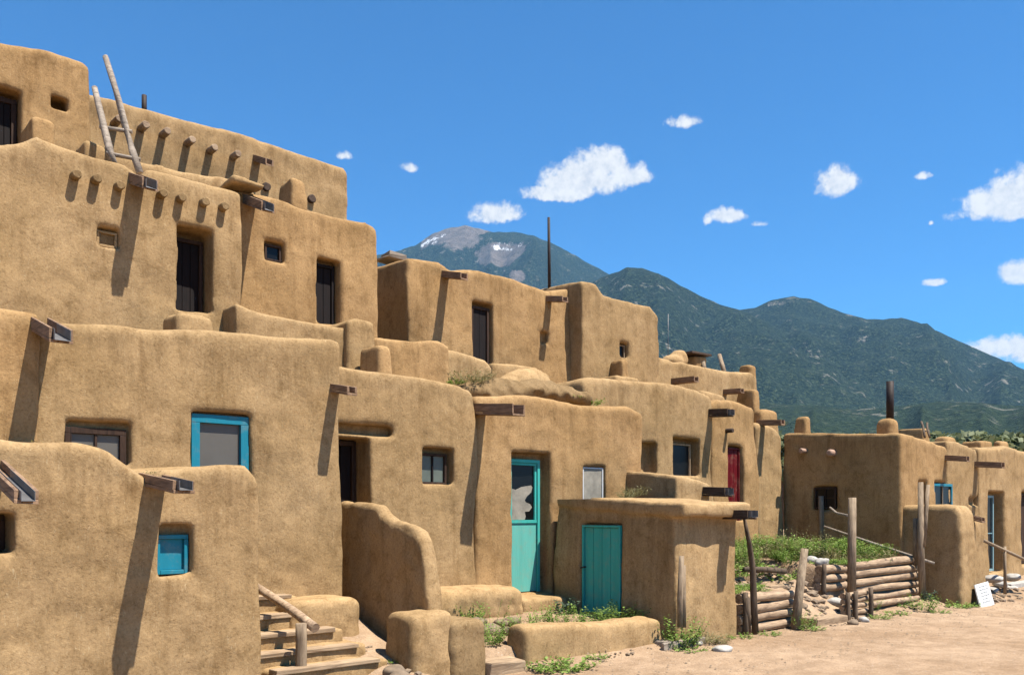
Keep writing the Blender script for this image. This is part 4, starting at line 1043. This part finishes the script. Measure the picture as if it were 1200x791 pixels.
# ------------------------------------------------------------------ far trees
def tree_meshes(seed, hgt, wid, n=1500, leaf=.35, mat='cotton'):
    rr = random.Random(seed); v = []; f = []
    cl = [(rr.uniform(-.6, .6) * wid, rr.uniform(-.6, .6) * wid, hgt * rr.uniform(.35, .88), rr.uniform(.25, .45) * wid) for _ in range(12)]
    for i in range(n):
        c = rr.choice(cl); d = Vector((rr.gauss(0, 1), rr.gauss(0, 1), rr.gauss(0, 1))).normalized() * c[3] * rr.uniform(.5, 1.05)
        p = Vector((c[0], c[1], c[2])) + d
        a = Vector((rr.uniform(-1, 1), rr.uniform(-1, 1), rr.uniform(-1, 1))).normalized() * leaf; b = a.cross(Vector((rr.uniform(-1, 1), rr.uniform(-1, 1), 1))).normalized() * leaf * .7
        k = len(v); v += [p - a, p - b, p + a, p + b]; f.append([k, k + 1, k + 2, k + 3])
    me = bpy.data.meshes.new('crown'); me.from_pydata([tuple(x) for x in v], [], f); me.materials.append(M[mat])
    m = MB(); m.tube([(0, 0, -.5), (.1, 0, hgt * .35), (0, .1, hgt * .8)], [.35, .25, .08], 8, .05)
    for c in cl[:5]: m.tube([(0, 0, hgt * .35), (c[0] * .6, c[1] * .6, c[2] * .8), (c[0], c[1], c[2])], [.15, .09, .04], 6)
    t = m.build('trunk', M['log_dark'], None, smooth='auto'); tm = t.data; bpy.data.objects.remove(t)
    return me, tm
TM = [tree_meshes(i, 8, 3.2) for i in range(3)] + [tree_meshes(9, 7, 2.6, mat='dark_leaf')]
tn = 0
names = ['leftmost', 'second', 'third', 'fourth', 'fifth', 'sixth', 'seventh', 'eighth', 'ninth', 'tenth', 'eleventh', 'twelfth', 'thirteenth', 'fourteenth', 'fifteenth', 'sixteenth']
def far_tree(px, ptop, d, mi, label, grp, cat='tree'):
    dx, dy = ray(px); x, y = dx * d, dy * d; hz = H + (600 - ptop) * d / F
    me, tm = TM[mi]; s = hz / (8 if mi < 3 else 7)
    o = empty('cottonwood_tree' if mi < 3 else 'evergreen_tree', (x, y, 0), label, cat, grp)
    o.scale = (s, s, s * .97); o.rotation_euler = (0, 0, px * .37)
    for nm, mm in (('trunk', tm), ('crown', me)):
        c = bpy.data.objects.new(nm, mm); COL.objects.link(c); c.parent = o
for i, (px, pt) in enumerate([(1090, 514), (1104, 506), (1117, 500), (1127, 505), (1137, 508), (1147, 504), (1157, 510), (1166, 506), (1176, 512), (1186, 507), (1196, 513), (1206, 509)]):
    far_tree(px, pt - 5, 88 + (i * 37) % 22, i % 3, 'pale green tree beyond the right-hand roofs, %s from the left' % ('first' if i == 0 else names[i]), 'pale trees beyond the right-hand roofs')
for i, (px, pt) in enumerate([(915, 500), (928, 503), (962, 502), (990, 504), (1010, 503)]):
    far_tree(px, pt, 110 + 6 * i, i % 3, 'treetop just showing above the shaded wall, %s from the left' % ('first' if i == 0 else names[i]), 'treetops above the shaded side wall')

# ------------------------------------------------------------------ mountains
def mountain_mat():
    m, nt, b = newmat('forested_mountain')
    pos = N(nt, 'ShaderNodeNewGeometry').outputs['Position']
    sep = N(nt, 'ShaderNodeSeparateXYZ'); nt.links.new(pos, sep.inputs[0])
    f1 = noise(nt, pos, .055, 3, .8); f2 = noise(nt, pos, .0022, 7, .68); f3 = noise(nt, pos, .012, 5, .7)
    c = ramp(nt, f1, [(.40, (.002, .006, .004)), (.5, (.013, .024, .012)), (.58, (.038, .055, .026)), (.70, (.10, .12, .06))])
    c = mix(nt, c, (.13, .14, .085), ramp(nt, f3, [(.55, (0, 0, 0)), (.72, (.4, .4, .4))]))
    c = mix(nt, c, (.30, .27, .22), ramp(nt, mathn(nt, 'ADD', mathn(nt, 'MULTIPLY', f3, .6), mathn(nt, 'MULTIPLY', f2, .5)), [(.635, (0, 0, 0)), (.69, (.8, .8, .8))]))
    lowg = mathn(nt, 'SUBTRACT', 1.0, mathn(nt, 'DIVIDE', sep.outputs['Z'], 900), clamp=True)
    c = mix(nt, c, (.055, .085, .032), mathn(nt, 'MULTIPLY', lowg, .28))
    # bare rock round the highest summit and on the shoulder beside it
    lat = mathn(nt, 'SUBTRACT', mathn(nt, 'MULTIPLY', sep.outputs['X'], ST), mathn(nt, 'MULTIPLY', sep.outputs['Y'], CT))
    def ell(lc, w, zc, h):
        q1 = mathn(nt, 'MULTIPLY', mathn(nt, 'SUBTRACT', lat, lc), 1 / w); q2 = mathn(nt, 'MULTIPLY', mathn(nt, 'SUBTRACT', sep.outputs['Z'], zc), 1 / h)
        return mathn(nt, 'SUBTRACT', 1.0, mathn(nt, 'ADD', mathn(nt, 'MULTIPLY', q1, q1), mathn(nt, 'MULTIPLY', q2, q2)))
    rockf = mathn(nt, 'MAXIMUM', ell(-730, 500, 3350, 420), ell(-120, 290, 2880, 210))
    rockf = mathn(nt, 'MAXIMUM', rockf, ell(50, 90, 2380, 90))
    rockf = mathn(nt, 'ADD', rockf, mathn(nt, 'MULTIPLY', mathn(nt, 'SUBTRACT', noise(nt, mapped(nt, (.004, .004, .0016)), 1.0, 6, .7), .5), 3.2))
    rock = ramp(nt, f3, [(.3, (.10, .082, .07)), (.7, (.25, .205, .175))])
    rk = ramp(nt, rockf, [(.0, (0, 0, 0)), (.25, (1, 1, 1))])
    c = mix(nt, c, rock, rk)
    sn = noise(nt, mapped(nt, (.009, .009, .004), rot=(0, .5, 0)), 1.0, 6, .75)
    snm = mathn(nt, 'MAXIMUM', mathn(nt, 'MAXIMUM', ell(-1000, 330, 3150, 330), ell(-100, 260, 3010, 130)), -.5)
    snf = mathn(nt, 'ADD', sn, mathn(nt, 'MULTIPLY', snm, .16))
    c = mix(nt, c, (.85, .87, .9), mathn(nt, 'MULTIPLY', ramp(nt, snf, [(.665, (0, 0, 0)), (.685, (1, 1, 1))]), rk))
    nt.links.new(c, b.inputs['Base Color']); b.inputs['Roughness'].default_value = .95; b.inputs['Specular IOR Level'].default_value = .05
    p = bump(nt, b, f1, .9, 25); bump(nt, b, f3, .6, 30, p)
    return m
M['mountain'] = mountain_mat()
ridges = [  # crest outline (px, py), distance, start of slope
    ([(-400, 470), (100, 420), (300, 352), (400, 316), (443, 299), (470, 293), (487, 287), (505, 275), (522, 268), (545, 264), (565, 269), (578, 272), (605, 272), (625, 276), (645, 284), (670, 297), (695, 311), (720, 325), (760, 350), (850, 400), (1000, 450), (1300, 500)], 10500, 5600),
    ([(300, 560), (500, 470), (600, 395), (660, 353), (690, 332), (715, 321), (735, 315), (752, 314), (772, 320), (795, 333), (820, 346), (845, 357), (866, 364), (900, 378), (960, 410), (1050, 450), (1200, 500), (1500, 560)], 6400, 2700),
    ([(600, 520), (760, 425), (830, 380), (866, 363), (885, 360), (905, 351), (930, 347), (950, 350), (968, 358), (990, 367), (1012, 373), (1035, 374), (1056, 372), (1075, 377), (1100, 388), (1130, 402), (1160, 416), (1200, 432), (1300, 470), (1500, 520)], 7600, 3200),
    ([(-400, 560), (600, 530), (800, 480), (900, 470), (1000, 478), (1100, 470), (1200, 474), (1500, 480)], 3400, 1300)]
pxs = np.linspace(-420, 1560, 900); rs = np.concatenate([np.linspace(900, 3500, 60), np.linspace(3530, 12500, 230)])
PXG, RG = np.meshgrid(pxs, rs, indexing='ij')
tt = (PXG - 600) / F; sec = np.sqrt(1 + tt * tt)
dirx = (CT + tt * ST) / sec; diry = (ST - tt * CT) / sec
WX, WY = dirx * RG, diry * RG
Zm = np.full_like(RG, -5.0)
def ridged(x, y, f, s): return 1 - np.abs(vnoise(x, y, x * 0, f, s)) * 2
for i, (cr, rd, r0) in enumerate(ridges):
    ca = np.array(cr, float); cy = np.interp(PXG, ca[:, 0], ca[:, 1])
    hc = H + (600 - cy) / F * (rd / sec)
    u = (RG - r0) / (rd - r0)
    front = np.clip(u, 0, 1) ** 1.15; back = np.clip(1 - (RG - rd) / (rd * .35), 0, 1)
    g = (ridged(WX, WY, 1 / 1500., i) * .5 + ridged(WX, WY, 1 / 600., i + 3) * .3 + ridged(WX, WY, 1 / 240., i + 5) * .16 + vnoise(WX, WY, WX * 0, 1 / 90., i + 6) * .07)
    if i == 3: g = g * .35 + .3
    az = ridged(PXG / 40., PXG * 0 + RG / 9000., 1.0, i + 9)
    damp = np.clip(1 - np.clip(u, 0, 1) ** 3, 0, 1) * np.clip(u * 4, 0, 1)
    hh = hc * front * back * (1 + .34 * damp * (g - .5) + .16 * damp * az) + vnoise(WX, WY, WX * 0, 1 / 60., i) * 7 * (u > 0)
    hh = np.where(RG < r0, -5, hh)
    Zm = np.maximum(Zm, hh)
nxg, nyg = Zm.shape; idx = np.arange(nxg * nyg).reshape(nxg, nyg)
fq = np.stack([idx[:-1, :-1], idx[:-1, 1:], idx[1:, 1:], idx[1:, :-1]], -1).reshape(-1, 4)
mo = mesh_obj('mountains', np.stack([WX, WY, Zm], -1).reshape(-1, 3), fq, M['mountain'])
props(mo, kind='structure')
bm_ = mo.data
ALB = .72
for mt in bpy.data.materials:
    if not mt.use_nodes: continue
    tr = mt.node_tree; bs = tr.nodes.get('Principled BSDF')
    if bs is None or not bs.inputs['Base Color'].is_linked: continue
    src = bs.inputs['Base Color'].links[0].from_socket
    for l in list(src.links):
        if l.to_node.type in ('BSDF_PRINCIPLED', 'BSDF_TRANSLUCENT'):
            to = l.to_socket; tr.links.new(mix(tr, src, (ALB, ALB, ALB), 1.0, 'MULTIPLY'), to)
# ------------------------------------------------------------------ haze
hz_m = bpy.data.materials.new('valley_haze'); hz_m.use_nodes = True; nt = hz_m.node_tree
for n in list(nt.nodes): nt.nodes.remove(n)
out = N(nt, 'ShaderNodeOutputMaterial'); pv_ = N(nt, 'ShaderNodeVolumePrincipled')
pv_.inputs['Color'].default_value = (.30, .64, 1, 1); pv_.inputs['Density'].default_value = 2.3e-5; pv_.inputs['Anisotropy'].default_value = 0.0
nt.links.new(pv_.outputs[0], out.inputs['Volume'])
m = MB(); m.box(-9500, 14500, -9500, 14500, -8, 3500); hz = m.build('haze', hz_m); props(hz, kind='stuff')

# ------------------------------------------------------------------ world: sky and clouds
lv = Vector((-.456, 1, -2.4)).normalized()
sd_v = -lv; elev = math.asin(sd_v.z); rot = math.atan2(sd_v.x, sd_v.y)
W = bpy.data.worlds.new('World'); S.world = W; W.use_nodes = True; nt = W.node_tree
bg = nt.nodes['Background']
sky = N(nt, 'ShaderNodeTexSky', sky_type='NISHITA'); sky.sun_disc = False; sky.sun_elevation = elev; sky.sun_rotation = rot
sky.altitude = 2200; sky.air_density = 1.0; sky.dust_density = .3; sky.ozone_density = 2.5
tc = N(nt, 'ShaderNodeTexCoord').outputs['Generated']
nrm = N(nt, 'ShaderNodeVectorMath', operation='NORMALIZE'); nt.links.new(tc, nrm.inputs[0])
sep = N(nt, 'ShaderNodeSeparateXYZ'); nt.links.new(nrm.outputs[0], sep.inputs[0])
az = mathn(nt, 'ARCTAN2', sep.outputs['Y'], sep.outputs['X']); el = mathn(nt, 'ARCSINE', sep.outputs['Z'])
def azel(px, py):
    dx, dy = ray(px); L = math.hypot(dx, dy); return math.atan2(dy, dx), math.atan((600 - py) / F / L)
clouds = [(688, 214, 46, 19, 1), (655, 228, 34, 9, 1), (704, 196, 30, 18, 1), (735, 208, 26, 14, .95), (672, 208, 26, 14, 1), (582, 251, 36, 12, .75), (801, 144, 20, 9, .7), (979, 217, 22, 15, 1), (853, 254, 17, 9, .95), (829, 260, 8, 8, .6),
          (1185, 240, 58, 18, 1), (1215, 228, 52, 26, 1), (1200, 322, 26, 13, .9), (1094, 331, 14, 5, .8), (1180, 408, 44, 11, 1), (1225, 412, 40, 14, 1), (1080, 207, 13, 6, .5), (480, 198, 13, 7, .55), (402, 183, 11, 6, .6), (891, 263, 15, 5, .45), (1091, 262, 4, 3, .6)]
nz = N(nt, 'ShaderNodeTexNoise'); nz.inputs['Scale'].default_value = 38; nz.inputs['Detail'].default_value = 9; nz.inputs['Roughness'].default_value = .62; nz.inputs['Distortion'].default_value = .3
nt.links.new(nrm.outputs[0], nz.inputs['Vector'])
nz2 = N(nt, 'ShaderNodeTexNoise'); nz2.inputs['Scale'].default_value = 95; nz2.inputs['Detail'].default_value = 6; nz2.inputs['Roughness'].default_value = .65
nt.links.new(nrm.outputs[0], nz2.inputs['Vector'])
tot = None; low = None
for (cx, cy, rx, ry, op) in clouds:
    rx *= 1.5; ry *= 1.7
    a0, e0 = azel(cx, cy); a1, _ = azel(cx + rx, cy); _, e1 = azel(cx, cy - ry)
    ra = abs(a1 - a0) or .01; re = abs(e1 - e0) or .01
    da = mathn(nt, 'MULTIPLY', mathn(nt, 'SUBTRACT', az, a0), 1 / ra); de = mathn(nt, 'MULTIPLY', mathn(nt, 'SUBTRACT', el, e0), 1 / re)
    de = mathn(nt, 'MAXIMUM', de, mathn(nt, 'MULTIPLY', de, -1.5))       # flatter base
    dd = mathn(nt, 'SQRT', mathn(nt, 'ADD', mathn(nt, 'MULTIPLY', da, da), mathn(nt, 'MULTIPLY', de, de)))
    v_ = mathn(nt, 'SUBTRACT', 1.0, mathn(nt, 'POWER', dd, 1.5))
    v_ = mathn(nt, 'SUBTRACT', v_, (1 - op) * .9)
    tot = v_ if tot is None else mathn(nt, 'MAXIMUM', tot, v_)
nsum = mathn(nt, 'ADD', mathn(nt, 'MULTIPLY', mathn(nt, 'SUBTRACT', nz.outputs['Fac'], .5), 1.9), mathn(nt, 'MULTIPLY', mathn(nt, 'SUBTRACT', nz2.outputs['Fac'], .5), .8))
dens = mathn(nt, 'ADD', tot, nsum)
cm = N(nt, 'ShaderNodeMapRange', interpolation_type='SMOOTHSTEP'); cm.inputs['From Min'].default_value = .05; cm.inputs['From Max'].default_value = .62
nt.links.new(dens, cm.inputs['Value'])
gate = N(nt, 'ShaderNodeMapRange'); gate.inputs['From Min'].default_value = -.6; gate.inputs['From Max'].default_value = .05; nt.links.new(tot, gate.inputs['Value'])
cf = mathn(nt, 'MULTIPLY', cm.outputs[0], gate.outputs[0], clamp=True)
CLOUD = 7.0
ccol = ramp(nt, nz2.outputs['Fac'], [(.3, (.74, .77, .84)), (.6, (1, 1, 1))])
csc = N(nt, 'ShaderNodeVectorMath', operation='SCALE'); csc.inputs['Scale'].default_value = CLOUD; nt.links.new(ccol, csc.inputs[0])
tnt = N(nt, 'ShaderNodeVectorMath', operation='MULTIPLY'); tnt.inputs[1].default_value = (.38, 1.0, 1.42); nt.links.new(sky.outputs['Color'], tnt.inputs[0])
fin = mix(nt, tnt.outputs[0], csc.outputs[0], cf)
nt.links.new(fin, bg.inputs['Color']); bg.inputs['Strength'].default_value = .062

sun = bpy.data.lights.new('Sun', 'SUN'); sun.energy = 5.0; sun.angle = R(.53); sun.color = (1, .95, .87)
so = bpy.data.objects.new('Sun', sun); COL.objects.link(so); so.rotation_euler = lv.to_track_quat('-Z', 'Y').to_euler(); so.location = (0, 0, 30)

cam = bpy.data.cameras.new('Camera'); co = bpy.data.objects.new('Camera', cam); COL.objects.link(co)
co.location = (0, 0, H); fwd = Vector((CT, ST, 0)); co.rotation_euler = fwd.to_track_quat('-Z', 'Y').to_euler()
cam.sensor_fit = 'HORIZONTAL'; cam.sensor_width = 36; cam.lens = 36 * F / 1200; cam.shift_y = (600 - 395.5) / 1200
cam.clip_start = .1; cam.clip_end = 40000
S.camera = co
vs_ = S.view_settings; vs_.view_transform = 'Standard'; vs_.look = 'None'; vs_.exposure = 1.20; vs_.gamma = 1; vs_.use_curve_mapping = False
S.cycles.use_adaptive_sampling = True; S.cycles.adaptive_threshold = .02; S.cycles.max_bounces = 4; S.cycles.diffuse_bounces = 1; S.cycles.volume_bounces = 0
